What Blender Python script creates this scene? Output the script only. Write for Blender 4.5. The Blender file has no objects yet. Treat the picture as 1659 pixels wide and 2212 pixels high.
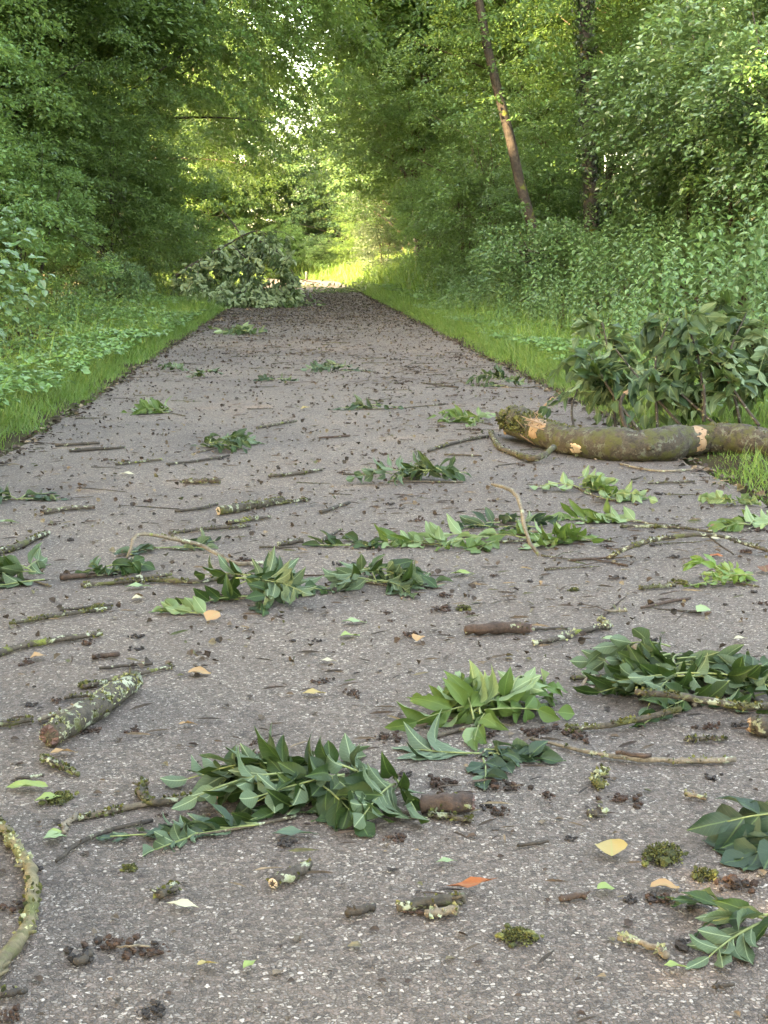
import bpy, math, random
import numpy as np
from mathutils import Vector, Matrix

R = math.radians
# ------------------------------------------------------------------ camera
CAM_H, FPX, PITCH, YAW = 0.95, 3067.0, R(10.0), R(3.33)
scene = bpy.context.scene
col = scene.collection
cam_data = bpy.data.cameras.new("camera")
cam_data.sensor_fit = 'VERTICAL'
cam_data.sensor_height = 36.0
cam_data.lens = FPX / 2212.0 * 36.0
cam_data.clip_start = 0.05
cam_data.clip_end = 3000.0
cam = bpy.data.objects.new("camera", cam_data)
col.objects.link(cam)
cam.location = (0, 0, CAM_H)
cam.rotation_euler = (R(90) - PITCH, 0, -YAW)
scene.camera = cam
# ------------------------------------------------------------------ light
SUN_EL = R(29.0)
SUN_AZ = R(243.0)          # compass style, clockwise from +Y: the sun stands left and a little behind
world = bpy.data.worlds.new("World")
scene.world = world
world.use_nodes = True
wn = world.node_tree.nodes
wl = world.node_tree.links
sky = wn.new("ShaderNodeTexSky")
sky.sky_type = 'NISHITA'
sky.sun_disc = False
sky.sun_elevation = SUN_EL
sky.sun_rotation = SUN_AZ
sky.air_density = 1.0
sky.dust_density = 2.0
sky.ozone_density = 0.6
wn["Background"].inputs[1].default_value = 0.15
wl.new(sky.outputs[0], wn["Background"].inputs[0])
sun_vec = Vector((math.sin(SUN_AZ) * math.cos(SUN_EL), math.cos(SUN_AZ) * math.cos(SUN_EL), math.sin(SUN_EL)))
sd = bpy.data.lights.new("sun", 'SUN')
sd.energy = 2.4
sd.angle = R(0.5)
sd.color = (1.0, 0.88, 0.70)
sun = bpy.data.objects.new("sun", sd)
col.objects.link(sun)
sun.rotation_euler = sun_vec.to_track_quat('Z', 'Y').to_euler()
# ------------------------------------------------------------------ exposure
scene.view_settings.view_transform = 'Standard'
scene.view_settings.look = 'None'
scene.view_settings.gamma = 1.0
scene.view_settings.use_curve_mapping = False
scene.view_settings.exposure = 4.75
scene.view_settings.use_white_balance = True
scene.view_settings.white_balance_temperature = 9800
scene.view_settings.white_balance_tint = 12
scene.cycles.use_denoising = True
scene.cycles.max_bounces = 8
scene.cycles.transmission_bounces = 6
scene.cycles.transparent_max_bounces = 6

# ------------------------------------------------------------------ pixel -> world
_cb = cam.rotation_euler.to_matrix()

def ray(u, v):
    return _cb @ Vector(((u - 829.5) / FPX, -(v - 1106.0) / FPX, -1.0))

def G(u, v, z=0.0):
    """point of height z seen at photo position u, v (1659 x 2212 frame)"""
    d = ray(u, v)
    t = (z - CAM_H) / d.z
    return np.array((d.x * t, d.y * t, z))

def Dp(u, v, y):
    """point at world distance y seen at photo position u, v"""
    d = ray(u, v)
    t = y / d.y
    return np.array((d.x * t, y, CAM_H + d.z * t))

# ------------------------------------------------------------------ terrain
PL, PR = -1.47, 1.87

def smooth(a, b, x):
    t = np.clip((x - a) / (b - a), 0, 1)
    return t * t * (3 - 2 * t)

def bend(y):
    y = np.asarray(y, float)
    return np.where(y > 66, -((y - 66) ** 2) * 0.012, 0.0)

def terrain(x, y):
    x = np.asarray(x, float) - bend(y)
    y = np.asarray(y, float)
    xr = x - PR
    right = 0.03 * smooth(0, .3, xr) + 4.2 * smooth(0.7, 12.0, xr) * 0.55 + 0.38 * np.clip(xr - 1.1, 0, 6) * 0.55
    xl = PL - x
    left = 0.03 * smooth(0, .3, xl) - 0.25 * smooth(1.5, 5, xl)
    b = 0.03 * np.sin(x * 1.7 + y * .6) * np.sin(y * .9 - x * .4)
    far = smooth(90, 140, y) * 3.0
    return np.where(xr > 0, right + b * smooth(.3, 1.5, xr), np.where(xl > 0, left + b * smooth(.3, 1.5, xl), -0.03)) + far

# ------------------------------------------------------------------ materials
def new_mat(name):
    m = bpy.data.materials.new(name)
    m.use_nodes = True
    nt = m.node_tree
    for n in list(nt.nodes):
        nt.nodes.remove(n)
    out = nt.nodes.new("ShaderNodeOutputMaterial")
    return m, nt, out

def ramp(nt, fac, stops, interp='LINEAR'):
    r = nt.nodes.new("ShaderNodeValToRGB")
    r.color_ramp.interpolation = interp
    e = r.color_ramp.elements
    while len(e) < len(stops):
        e.new(0.5)
    for k, (p, c) in enumerate(stops):
        e[k].position = p
        e[k].color = (*c, 1) if len(c) == 3 else c
    nt.links.new(fac, r.inputs[0])
    return r.outputs[0]

def mixc(nt, fac, a, b, mode='MIX'):
    n = nt.nodes.new("ShaderNodeMix")
    n.data_type = 'RGBA'
    n.blend_type = mode
    for val, sock in ((fac, n.inputs[0]), (a, n.inputs[6]), (b, n.inputs[7])):
        if isinstance(val, bpy.types.NodeSocket):
            nt.links.new(val, sock)
        elif isinstance(val, (int, float)):
            sock.default_value = val
        else:
            sock.default_value = (*val, 1)
    return n.outputs[2]

def math_n(nt, op, a, b=0.0, c=0.0):
    n = nt.nodes.new("ShaderNodeMath")
    n.operation = op
    for k, val in enumerate((a, b, c)):
        if isinstance(val, bpy.types.NodeSocket):
            nt.links.new(val, n.inputs[k])
        else:
            n.inputs[k].default_value = val
    return n.outputs[0]

def noise(nt, vec, scale, detail=3.0, rough=0.55):
    n = nt.nodes.new("ShaderNodeTexNoise")
    n.inputs['Scale'].default_value = scale
    n.inputs['Detail'].default_value = detail
    n.inputs['Roughness'].default_value = rough
    if vec is not None:
        nt.links.new(vec, n.inputs['Vector'])
    return n.outputs[0]

def objco(nt):
    return nt.nodes.new("ShaderNodeTexCoord").outputs['Object']

def worldpos(nt):
    return nt.nodes.new("ShaderNodeNewGeometry").outputs['Position']

def leaf_mat(name, cols, under=None, trans=0.3, tcol=(0.13, 0.21, 0.04), rough=0.42, spec=0.45, veins=False, patch=0.5):
    m, nt, out = new_mat(name)
    geo = nt.nodes.new("ShaderNodeNewGeometry")
    rnd = geo.outputs['Random Per Island']
    n = len(cols)
    c = ramp(nt, rnd, [(k / (n - 1), cc) for k, cc in enumerate(cols)])
    # slow drift of hue through the crown
    ns = noise(nt, geo.outputs['Position'], 0.9, 2.0)
    v = ramp(nt, ns, [(0.3, (1 - patch * .45,) * 3), (0.7, (1 + patch * .35, 1 + patch * .3, 1 + patch * .1))])
    c = mixc(nt, 1.0, c, v, 'MULTIPLY')
    if veins:
        at = nt.nodes.new("ShaderNodeAttribute")
        at.attribute_name = "leaf_uv"
        sp = nt.nodes.new("ShaderNodeSeparateXYZ")
        nt.links.new(at.outputs['Vector'], sp.inputs[0])
        ax = math_n(nt, 'ABSOLUTE', sp.outputs[0])
        rib = math_n(nt, 'LESS_THAN', ax, 0.055)
        side = math_n(nt, 'SUBTRACT', math_n(nt, 'MULTIPLY', sp.outputs[1], 9.0), math_n(nt, 'MULTIPLY', ax, 2.2))
        fr = math_n(nt, 'FRACT', side)
        vn = math_n(nt, 'MULTIPLY', math_n(nt, 'LESS_THAN', fr, 0.12), 0.16)
        vein = math_n(nt, 'MAXIMUM', math_n(nt, 'MULTIPLY', rib, 0.8), vn)
        c = mixc(nt, math_n(nt, 'MULTIPLY', vein, .34), c, (0.15, 0.23, 0.07))
    if under is not None:
        u = mixc(nt, 0.35, under, c)
        if veins:
            u = mixc(nt, math_n(nt, 'MULTIPLY', vein, 0.5), u, (0.30, 0.36, 0.20))
        c = mixc(nt, geo.outputs['Backfacing'], c, u)
    p = nt.nodes.new("ShaderNodeBsdfPrincipled")
    nt.links.new(c, p.inputs['Base Color'])
    p.inputs['Roughness'].default_value = rough
    p.inputs['Specular IOR Level'].default_value = spec
    if veins:
        bp = nt.nodes.new("ShaderNodeBump")
        bp.inputs['Strength'].default_value = 0.35
        bp.inputs['Distance'].default_value = 0.004
        nt.links.new(math_n(nt, 'SUBTRACT', noise(nt, geo.outputs['Position'], 60, 2), vein), bp.inputs['Height'])
        nt.links.new(bp.outputs[0], p.inputs['Normal'])
    t = nt.nodes.new("ShaderNodeBsdfTranslucent")
    tc = mixc(nt, 0.5, c, tcol)
    nt.links.new(tc, t.inputs[0])
    mx = nt.nodes.new("ShaderNodeMixShader")
    mx.inputs[0].default_value = trans
    nt.links.new(p.outputs[0], mx.inputs[1])
    nt.links.new(t.outputs[0], mx.inputs[2])
    nt.links.new(mx.outputs[0], out.inputs[0])
    return m

def bark_mat(name, base, dark, moss=0.0, lichen=0.0, scale=1.0, mosscol=(0.10, 0.115, 0.02), lichcol=(0.26, 0.28, 0.19), rand=True):
    m, nt, out = new_mat(name)
    co = objco(nt)
    if rand:
        oi = nt.nodes.new("ShaderNodeObjectInfo")
        ad = nt.nodes.new("ShaderNodeVectorMath")
        ad.operation = 'ADD'
        sc = nt.nodes.new("ShaderNodeVectorMath")
        sc.operation = 'SCALE'
        sc.inputs[0].default_value = (13.0, 7.0, 5.0)
        nt.links.new(oi.outputs['Random'], sc.inputs['Scale'])
        nt.links.new(co, ad.inputs[0])
        nt.links.new(sc.outputs[0], ad.inputs[1])
        co = ad.outputs[0]
    n1 = noise(nt, co, 60 * scale, 5, .7)
    c = ramp(nt, n1, [(0.32, dark), (0.62, base)])
    n4 = noise(nt, co, 14 * scale, 3, .6)
    c = mixc(nt, 1.0, c, ramp(nt, n4, [(0.3, (.65, .65, .65)), (0.7, (1.3, 1.25, 1.15))]), 'MULTIPLY')
    if lichen > 0:
        n2 = noise(nt, co, 22 * scale, 4, .6)
        f = ramp(nt, n2, [(0.66 - 0.25 * lichen, (0, 0, 0)), (0.70 - 0.25 * lichen, (1, 1, 1))])
        c = mixc(nt, f, c, mixc(nt, n1, lichcol, tuple(x * .6 for x in lichcol)))
    if moss > 0:
        n3 = noise(nt, co, 11 * scale, 4, .65)
        f = ramp(nt, n3, [(0.68 - 0.3 * moss, (0, 0, 0)), (0.76 - 0.3 * moss, (1, 1, 1))])
        c = mixc(nt, f, c, mixc(nt, n1, tuple(x * .45 for x in mosscol), tuple(x * 1.4 for x in mosscol)))
    p = nt.nodes.new("ShaderNodeBsdfPrincipled")
    nt.links.new(c, p.inputs['Base Color'])
    p.inputs['Roughness'].default_value = 0.85
    p.inputs['Specular IOR Level'].default_value = 0.25
    bp = nt.nodes.new("ShaderNodeBump")
    bp.inputs['Strength'].default_value = 0.8
    bp.inputs['Distance'].default_value = 0.006 / scale
    nt.links.new(n1, bp.inputs['Height'])
    nt.links.new(bp.outputs[0], p.inputs['Normal'])
    nt.links.new(p.outputs[0], out.inputs[0])
    return m

def speck_mat(name, stops, rough=0.8, nscale=90, trans=0.0):
    """colour by loose piece, mottled"""
    m, nt, out = new_mat(name)
    geo = nt.nodes.new("ShaderNodeNewGeometry")
    oi = nt.nodes.new("ShaderNodeObjectInfo")
    f = math_n(nt, 'FRACT', math_n(nt, 'ADD', geo.outputs['Random Per Island'], oi.outputs['Random']))
    c = ramp(nt, f, [(k / max(1, len(stops) - 1), s) for k, s in enumerate(stops)])
    n1 = noise(nt, geo.outputs['Position'], nscale, 4, .65)
    c = mixc(nt, 1.0, c, ramp(nt, n1, [(0.3, (.55, .55, .55)), (0.7, (1.35, 1.3, 1.2))]), 'MULTIPLY')
    p = nt.nodes.new("ShaderNodeBsdfPrincipled")
    nt.links.new(c, p.inputs['Base Color'])
    p.inputs['Roughness'].default_value = rough
    p.inputs['Specular IOR Level'].default_value = 0.3
    bp = nt.nodes.new("ShaderNodeBump")
    bp.inputs['Strength'].default_value = 0.7
    bp.inputs['Distance'].default_value = 0.004
    nt.links.new(n1, bp.inputs['Height'])
    nt.links.new(bp.outputs[0], p.inputs['Normal'])
    if trans > 0:
        t = nt.nodes.new("ShaderNodeBsdfTranslucent")
        nt.links.new(c, t.inputs[0])
        mx = nt.nodes.new("ShaderNodeMixShader")
        mx.inputs[0].default_value = trans
        nt.links.new(p.outputs[0], mx.inputs[1])
        nt.links.new(t.outputs[0], mx.inputs[2])
        nt.links.new(mx.outputs[0], out.inputs[0])
    else:
        nt.links.new(p.outputs[0], out.inputs[0])
    return m

def asphalt_mat():
    m, nt, out = new_mat("asphalt")
    co = worldpos(nt)
    dn = nt.nodes.new("ShaderNodeTexNoise")
    dn.inputs['Scale'].default_value = 150
    nt.links.new(co, dn.inputs['Vector'])
    wob = nt.nodes.new("ShaderNodeVectorMath")
    wob.operation = 'MULTIPLY_ADD'
    nt.links.new(dn.outputs[1], wob.inputs[0])
    wob.inputs[1].default_value = (.011, .011, .011)
    nt.links.new(co, wob.inputs[2])
    v = nt.nodes.new("ShaderNodeTexVoronoi")
    v.inputs['Scale'].default_value = 145
    nt.links.new(wob.outputs[0], v.inputs['Vector'])
    sep = nt.nodes.new("ShaderNodeSeparateColor")
    nt.links.new(v.outputs['Color'], sep.inputs[0])
    base = ramp(nt, sep.outputs[0], [(0.0, (0.053, 0.043, 0.036)), (0.5, (0.091, 0.075, 0.061)), (1.0, (0.139, 0.110, 0.091))])
    chip = ramp(nt, sep.outputs[1], [(0.50, (0.088, 0.075, 0.063)), (0.74, (0.132, 0.114, 0.096)), (0.90, (0.220, 0.194, 0.162)), (1.0, (0.300, 0.267, 0.228))])
    e = nt.nodes.new("ShaderNodeTexVoronoi")
    e.feature = 'DISTANCE_TO_EDGE'
    e.inputs['Scale'].default_value = 145
    nt.links.new(wob.outputs[0], e.inputs['Vector'])
    inner = ramp(nt, e.outputs['Distance'], [(0.06, (0, 0, 0)), (0.20, (1, 1, 1))])
    ischip = math_n(nt, 'MULTIPLY', math_n(nt, 'GREATER_THAN', sep.outputs[1], .56), inner)
    gap = ramp(nt, e.outputs['Distance'], [(0.0, (.62, .60, .58)), (0.14, (1, 1, 1))])
    c = mixc(nt, 1.0, mixc(nt, ischip, base, chip), gap, 'MULTIPLY')
    # fines between the chips, larger worn areas
    fine = noise(nt, co, 330, 3, .65)
    c = mixc(nt, 1.0, c, ramp(nt, fine, [(0.3, (.62, .62, .62)), (0.7, (1.35, 1.33, 1.30))]), 'MULTIPLY')
    big = noise(nt, co, 1.1, 4, .6)
    c = mixc(nt, 1.0, c, ramp(nt, big, [(0.3, (.84, .83, .84)), (0.7, (1.14, 1.12, 1.10))]), 'MULTIPLY')
    stain = noise(nt, co, .38, 5, .65)
    c = mixc(nt, 1.0, c, ramp(nt, stain, [(0.34, (.70, .70, .73)), (0.47, (1, 1, 1)), (0.66, (1.08, 1.06, 1.03))]), 'MULTIPLY')
    drip = noise(nt, co, 7.0, 5, .7)
    c = mixc(nt, 1.0, c, ramp(nt, drip, [(0.30, (.66, .64, .63)), (0.42, (1, 1, 1))]), 'MULTIPLY')
    # leaf mould trodden into the far stretch
    sp = nt.nodes.new("ShaderNodeSeparateXYZ")
    nt.links.new(co, sp.inputs[0])
    band = ramp(nt, math_n(nt, 'DIVIDE', sp.outputs[1], 60.0), [(0.33, (0, 0, 0)), (0.47, (1, 1, 1)), (0.66, (1, 1, 1)), (0.80, (0, 0, 0))])
    mould = math_n(nt, 'MULTIPLY', band, ramp(nt, noise(nt, co, 1.6, 6, .7), [(0.38, (0, 0, 0)), (0.56, (1, 1, 1))]))
    c = mixc(nt, math_n(nt, 'MULTIPLY', mould, .85), c, (.046, .032, .024))
    p = nt.nodes.new("ShaderNodeBsdfPrincipled")
    nt.links.new(c, p.inputs['Base Color'])
    p.inputs['Roughness'].default_value = 0.8
    p.inputs['Specular IOR Level'].default_value = 0.3
    bp = nt.nodes.new("ShaderNodeBump")
    bp.inputs['Strength'].default_value = 0.8
    bp.inputs['Distance'].default_value = 0.003
    hh = math_n(nt, 'ADD', ramp(nt, e.outputs['Distance'], [(0.0, (0, 0, 0)), (0.25, (1, 1, 1))]), math_n(nt, 'MULTIPLY', sep.outputs[1], .5))
    nt.links.new(hh, bp.inputs['Height'])
    nt.links.new(bp.outputs[0], p.inputs['Normal'])
    nt.links.new(p.outputs[0], out.inputs[0])
    return m

def soil_mat():
    m, nt, out = new_mat("soil")
    co = worldpos(nt)
    n1 = noise(nt, co, 3.0, 6, .7)
    c = ramp(nt, n1, [(0.3, (.020, .016, .010)), (0.5, (.034, .028, .015)), (0.75, (.030, .042, .012))])
    p = nt.nodes.new("ShaderNodeBsdfPrincipled")
    nt.links.new(c, p.inputs['Base Color'])
    p.inputs['Roughness'].default_value = 1.0
    p.inputs['Specular IOR Level'].default_value = 0.05
    bp = nt.nodes.new("ShaderNodeBump")
    bp.inputs['Strength'].default_value = 1.0
    bp.inputs['Distance'].default_value = 0.02
    nt.links.new(noise(nt, co, 45.0, 5, .7), bp.inputs['Height'])
    nt.links.new(bp.outputs[0], p.inputs['Normal'])
    nt.links.new(p.outputs[0], out.inputs[0])
    return m

def wood_mat(name, a, b):
    m, nt, out = new_mat(name)
    co = objco(nt)
    mp = nt.nodes.new("ShaderNodeMapping")
    mp.inputs['Scale'].default_value = (1, 1, .25)
    nt.links.new(co, mp.inputs[0])
    n1 = noise(nt, mp.outputs[0], 90, 4, .6)
    c = ramp(nt, n1, [(0.3, a), (0.7, b)])
    p = nt.nodes.new("ShaderNodeBsdfPrincipled")
    nt.links.new(c, p.inputs['Base Color'])
    p.inputs['Roughness'].default_value = 0.75
    bp = nt.nodes.new("ShaderNodeBump")
    bp.inputs['Strength'].default_value = 0.6
    bp.inputs['Distance'].default_value = 0.004
    nt.links.new(n1, bp.inputs['Height'])
    nt.links.new(bp.outputs[0], p.inputs['Normal'])
    nt.links.new(p.outputs[0], out.inputs[0])
    return m

M = {}
M['asphalt'] = asphalt_mat()
M['soil'] = soil_mat()
M['leaf_left'] = leaf_mat("woodland_leaf", [(0.058, 0.129, 0.037), (0.080, 0.173, 0.045), (0.112, 0.216, 0.050)], (0.145, 0.232, 0.098), .34, (0.293, 0.416, 0.062))
M['leaf_olive'] = leaf_mat("olive_leaf", [(0.052, 0.108, 0.027), (0.072, 0.140, 0.034), (0.095, 0.170, 0.040)], (0.093, 0.164, 0.084), .40, (0.206, 0.301, 0.034))
M['leaf_right'] = leaf_mat("maple_leaf", [(0.040, 0.098, 0.028), (0.059, 0.135, 0.035), (0.085, 0.170, 0.042)], (0.085, 0.147, 0.070), .36, (0.211, 0.319, 0.042))
M['leaf_bush'] = leaf_mat("bush_leaf", [(0.046, 0.108, 0.037), (0.066, 0.140, 0.046), (0.090, 0.170, 0.051)], (0.110, 0.170, 0.076), .28, rough=.32, spec=.6)
M['leaf_far'] = leaf_mat("far_leaf", [(0.037, 0.091, 0.041), (0.057, 0.127, 0.049), (0.089, 0.170, 0.057)], (0.094, 0.159, 0.114), .38, (0.230, 0.328, 0.057))
M['leaf_grey'] = leaf_mat("willow_leaf", [(.060, .095, .050), (.080, .125, .060), (.105, .150, .075)], (.15, .19, .12), .3)
M['nettle'] = leaf_mat("nettle_leaf", [(.050, .122, .038), (.070, .155, .046), (.095, .185, .054)], (.11, .18, .09), .30, rough=.38, spec=.5)
M['elder'] = leaf_mat("ground_elder_leaf", [(0.051, 0.120, 0.026), (0.068, 0.154, 0.034), (0.090, 0.181, 0.048)], (0.103, 0.177, 0.077), .28, rough=.42, spec=.42)
M['grass'] = leaf_mat("grass_blade", [(0.051, 0.114, 0.022), (0.066, 0.145, 0.028), (0.092, 0.176, 0.038), (0.129, 0.167, 0.055)], None, .32, (0.202, 0.264, 0.030), rough=.5, spec=.3)
M['ash'] = leaf_mat("ash_leaf", [(0.009, 0.023, 0.006), (0.011, 0.029, 0.007), (0.017, 0.039, 0.009)], (0.077, 0.113, 0.062), .20, (0.063, 0.100, 0.016), rough=.58, spec=.22, veins=True, patch=.2)
M['ash_blue'] = leaf_mat("wilting_ash_leaf", [(0.011, 0.026, 0.014), (0.015, 0.034, 0.017), (0.020, 0.041, 0.020)], (0.071, 0.106, 0.060), .16, (0.060, 0.101, 0.030), rough=.56, spec=.25, veins=True, patch=.2)
M['ash_pale'] = leaf_mat("pale_ash_leaf", [(0.032, 0.068, 0.015), (0.046, 0.085, 0.020), (0.063, 0.106, 0.027)], (0.148, 0.206, 0.104), .22, (0.148, 0.221, 0.037), rough=.58, spec=.22, veins=True, patch=.2)
M['fern'] = leaf_mat("young_leaf", [(0.058, 0.124, 0.019), (0.078, 0.150, 0.026)], (0.130, 0.195, 0.065), .3, (0.163, 0.227, 0.026), veins=True)
M['rachis'] = wood_mat("leaf_stalk", (0.078, 0.108, 0.030), (0.137, 0.161, 0.059))
M['stem'] = bark_mat("twig_bark", (0.082, 0.067, 0.048), (0.027, 0.022, 0.016), .25, .35, 2.0)
M['stick'] = bark_mat("stick_bark", (0.059, 0.048, 0.036), (0.019, 0.015, 0.012), .35, .35, 2.0)
M['stick_dark'] = bark_mat("dark_twig_bark", (0.042, 0.034, 0.026), (0.014, 0.012, 0.010), .15, .2, 2.0)
M['stick_moss'] = bark_mat("mossy_bark", (0.055, 0.046, 0.033), (0.017, 0.015, 0.011), .50, .45, 2.0, (0.049, 0.050, 0.015))
M['stick_pale'] = bark_mat("pale_bark", (0.140, 0.118, 0.087), (0.067, 0.054, 0.039), .2, .3, 2.0)
M['stick_green'] = bark_mat("algae_bark", (0.128, 0.105, 0.062), (0.058, 0.055, 0.027), .55, .3, 1.4, (0.075, 0.079, 0.027))
M['stick_red'] = bark_mat("red_brown_bark", (0.056, 0.036, 0.026), (0.020, 0.014, 0.011), .15, .1, 2.0)
M['log'] = bark_mat("log_bark", (0.045, 0.038, 0.027), (0.017, 0.014, 0.011), .66, .56, 1.5, (0.042, 0.043, 0.013), (0.090, 0.093, 0.068))
M['trunk'] = bark_mat("trunk_bark", (0.098, 0.076, 0.056), (0.038, 0.031, 0.024), .3, .25, .35)
M['trunk_dark'] = bark_mat("dark_trunk_bark", (.060, .052, .042), (.022, .020, .017), .4, .2, .35)
M['moss'] = speck_mat("moss", [(0.016, 0.019, 0.006), (0.036, 0.042, 0.010), (0.068, 0.072, 0.017), (0.108, 0.108, 0.036)], .95, 160)
M['lichen'] = speck_mat("lichen", [(0.165, 0.185, 0.107), (0.252, 0.273, 0.176), (0.194, 0.204, 0.088)], .95, 160)
M['clump'] = speck_mat("seed_clump", [(0.022, 0.013, 0.009), (0.039, 0.020, 0.012), (0.015, 0.012, 0.010), (0.047, 0.026, 0.016)], .85, 120)
M['clump_black'] = speck_mat("dark_clump", [(0.014, 0.012, 0.011), (0.024, 0.019, 0.016)], .8, 120)
M['litter'] = speck_mat("leaf_litter", [(0.023, 0.016, 0.012), (0.041, 0.027, 0.018), (0.016, 0.013, 0.010), (0.068, 0.048, 0.031), (0.031, 0.020, 0.014), (0.020, 0.015, 0.011), (0.136, 0.102, 0.068), (0.034, 0.044, 0.015)], .85, 60)
M['wood_fresh'] = wood_mat("fresh_split_wood", (0.149, 0.085, 0.042), (0.215, 0.141, 0.079))
M['wood_red'] = wood_mat("rotten_red_wood", (0.034, 0.015, 0.011), (0.087, 0.041, 0.026))
M['chip'] = wood_mat("wood_chip", (0.236, 0.167, 0.099), (0.322, 0.248, 0.167))
M['post'] = wood_mat("dark_stake", (.030, .026, .022), (.055, .048, .040))
for nm, c in ((a_, tuple(x * .66 for x in b_)) for a_, b_ in (('orange', (.36, .115, .040)), ('yellow', (.40, .31, .12)), ('tan', (.42, .25, .115)), ('cream', (.50, .47, .32)), ('rust', (.16, .060, .026)), ('lime', (.24, .33, .10)), ('palegreen', (.24, .34, .17)), ('bluegreen', (.085, .14, .085)))):
    M['dead_' + nm] = leaf_mat("fallen_leaf_" + nm, [tuple(x * .85 for x in c), c], tuple(min(1, x * 1.15) for x in c), .2, c, rough=.6, spec=.3, veins=True, patch=.3)

# ------------------------------------------------------------------ mesh helpers
class MB:
    """collects vertices, quads and triangles; build() links ONE mesh object"""
    def __init__(self):
        self.v, self.q, self.t, self.uv, self.n = [], [], [], [], 0

    def add(self, verts, quads=None, tris=None, uv=None):
        verts = np.asarray(verts, np.float32).reshape(-1, 3)
        if quads is not None and len(quads):
            self.q.append(np.asarray(quads, np.int32).reshape(-1, 4) + self.n)
        if tris is not None and len(tris):
            self.t.append(np.asarray(tris, np.int32).reshape(-1, 3) + self.n)
        self.v.append(verts)
        self.uv.append(np.zeros((len(verts), 3), np.float32) if uv is None else np.asarray(uv, np.float32))
        self.n += len(verts)

    def mesh(self, name, mat, smooth_faces=True, with_uv=False):
        v = np.concatenate(self.v) if self.v else np.zeros((0, 3), np.float32)
        q = np.concatenate(self.q) if self.q else np.zeros((0, 4), np.int32)
        t = np.concatenate(self.t) if self.t else np.zeros((0, 3), np.int32)
        me = bpy.data.meshes.new(name)
        me.vertices.add(len(v))
        me.vertices.foreach_set("co", v.ravel())
        me.loops.add(q.size + t.size)
        me.loops.foreach_set("vertex_index", np.concatenate([q.ravel(), t.ravel()]))
        me.polygons.add(len(q) + len(t))
        st = np.concatenate([np.arange(len(q)) * 4, q.size + np.arange(len(t)) * 3]).astype(np.int32)
        me.polygons.foreach_set("loop_start", st)
        me.polygons.foreach_set("use_smooth", np.full(len(q) + len(t), smooth_faces))
        if with_uv:
            a = me.attributes.new("leaf_uv", 'FLOAT_VECTOR', 'POINT')
            a.data.foreach_set("vector", np.concatenate(self.uv).ravel())
        me.update(calc_edges=True)
        me.materials.append(mat)
        return me

    def build(self, name, mat, parent=None, **k):
        return link(name, self.mesh(name, mat, **k), parent)

def link(name, me, parent=None, loc=None):
    o = bpy.data.objects.new(name, me)
    col.objects.link(o)
    if parent is not None:
        o.parent = parent
    if loc is not None:
        o.location = loc
    return o

def tag(o, label=None, cat=None, group=None, kind=None):
    if label: o["label"] = label
    if cat: o["category"] = cat
    if group: o["group"] = group
    if kind: o["kind"] = kind
    return o

def thing(name, loc, label, cat, group=None, rotz=0.0):
    o = bpy.data.objects.new(name, None)
    o.empty_display_size = .1
    col.objects.link(o)
    o.location = loc
    o.rotation_euler = (0, 0, rotz)
    return tag(o, label, cat, group)

def copy_tree(o, parent=None):
    c = o.copy()
    col.objects.link(c)
    if parent is not None:
        c.parent = parent
    for ch in list(o.children):
        copy_tree(ch, c)
    return c

def norm(a):
    a = np.asarray(a, float)
    return a / np.maximum(np.linalg.norm(a, axis=-1, keepdims=True), 1e-9)

def resample(pts, n):
    pts = np.asarray(pts, float)
    if len(pts) > 2:                               # Catmull-Rom through the points
        P = np.vstack([2 * pts[0] - pts[1], pts, 2 * pts[-1] - pts[-2]])
        out = []
        m = 8
        for k in range(1, len(P) - 2):
            for s in np.linspace(0, 1, m, endpoint=False):
                p0, p1, p2, p3 = P[k - 1], P[k], P[k + 1], P[k + 2]
                out.append(.5 * (2 * p1 + (p2 - p0) * s + (2 * p0 - 5 * p1 + 4 * p2 - p3) * s * s + (3 * p1 - p0 - 3 * p2 + p3) * s ** 3))
        out.append(P[-2])
        pts = np.array(out)
    d = np.concatenate([[0], np.cumsum(np.linalg.norm(np.diff(pts, axis=0), axis=1))])
    s = np.linspace(0, d[-1], n)
    return np.stack([np.interp(s, d, pts[:, k]) for k in range(3)], 1)

def tube(mb, pts, r, sides=8, rng=None, rough=0.0, cap=True):
    """closed tapered tube, r = array or (r0, r1)"""
    pts = np.asarray(pts, float)
    n = len(pts)
    rr = np.linspace(r[0], r[1], n) if len(r) == 2 else np.interp(np.linspace(0, 1, n), np.linspace(0, 1, len(r)), r)
    tan = norm(np.gradient(pts, axis=0))
    ref = np.array((0.0, 0, 1)) if abs(tan[:, 2]).mean() < .8 else np.array((1.0, 0, 0))
    a = norm(np.cross(tan, ref))
    b = np.cross(a, tan)
    th = np.linspace(0, 2 * np.pi, sides, endpoint=False)
    ring = np.cos(th)[None, :, None] * a[:, None, :] + np.sin(th)[None, :, None] * b[:, None, :]
    rad = np.repeat(rr[:, None], sides, 1)
    if rng is not None and rough:
        rad = rad * (1 + rough * rng.normal(0, 1, (n, 1)) * .5 + rough * rng.normal(0, 1, (n, sides)))
    v = pts[:, None, :] + ring * rad[:, :, None]
    i = np.arange(n - 1)[:, None] * sides
    j = np.arange(sides)[None, :]
    k = (j + 1) % sides
    q = np.stack([i + j, i + k, i + sides + k, i + sides + j], -1).reshape(-1, 4)
    verts = v.reshape(-1, 3)
    tris = []
    if cap:
        c0, c1 = len(verts), len(verts) + 1
        verts = np.vstack([verts, pts[0] - tan[0] * rr[0] * .25, pts[-1] + tan[-1] * rr[-1] * .25])
        for s in range(sides):
            s2 = (s + 1) % sides
            tris.append((c0, s2, s))
            tris.append((c1, (n - 1) * sides + s, (n - 1) * sides + s2))
    mb.add(verts, q, tris)

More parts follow.
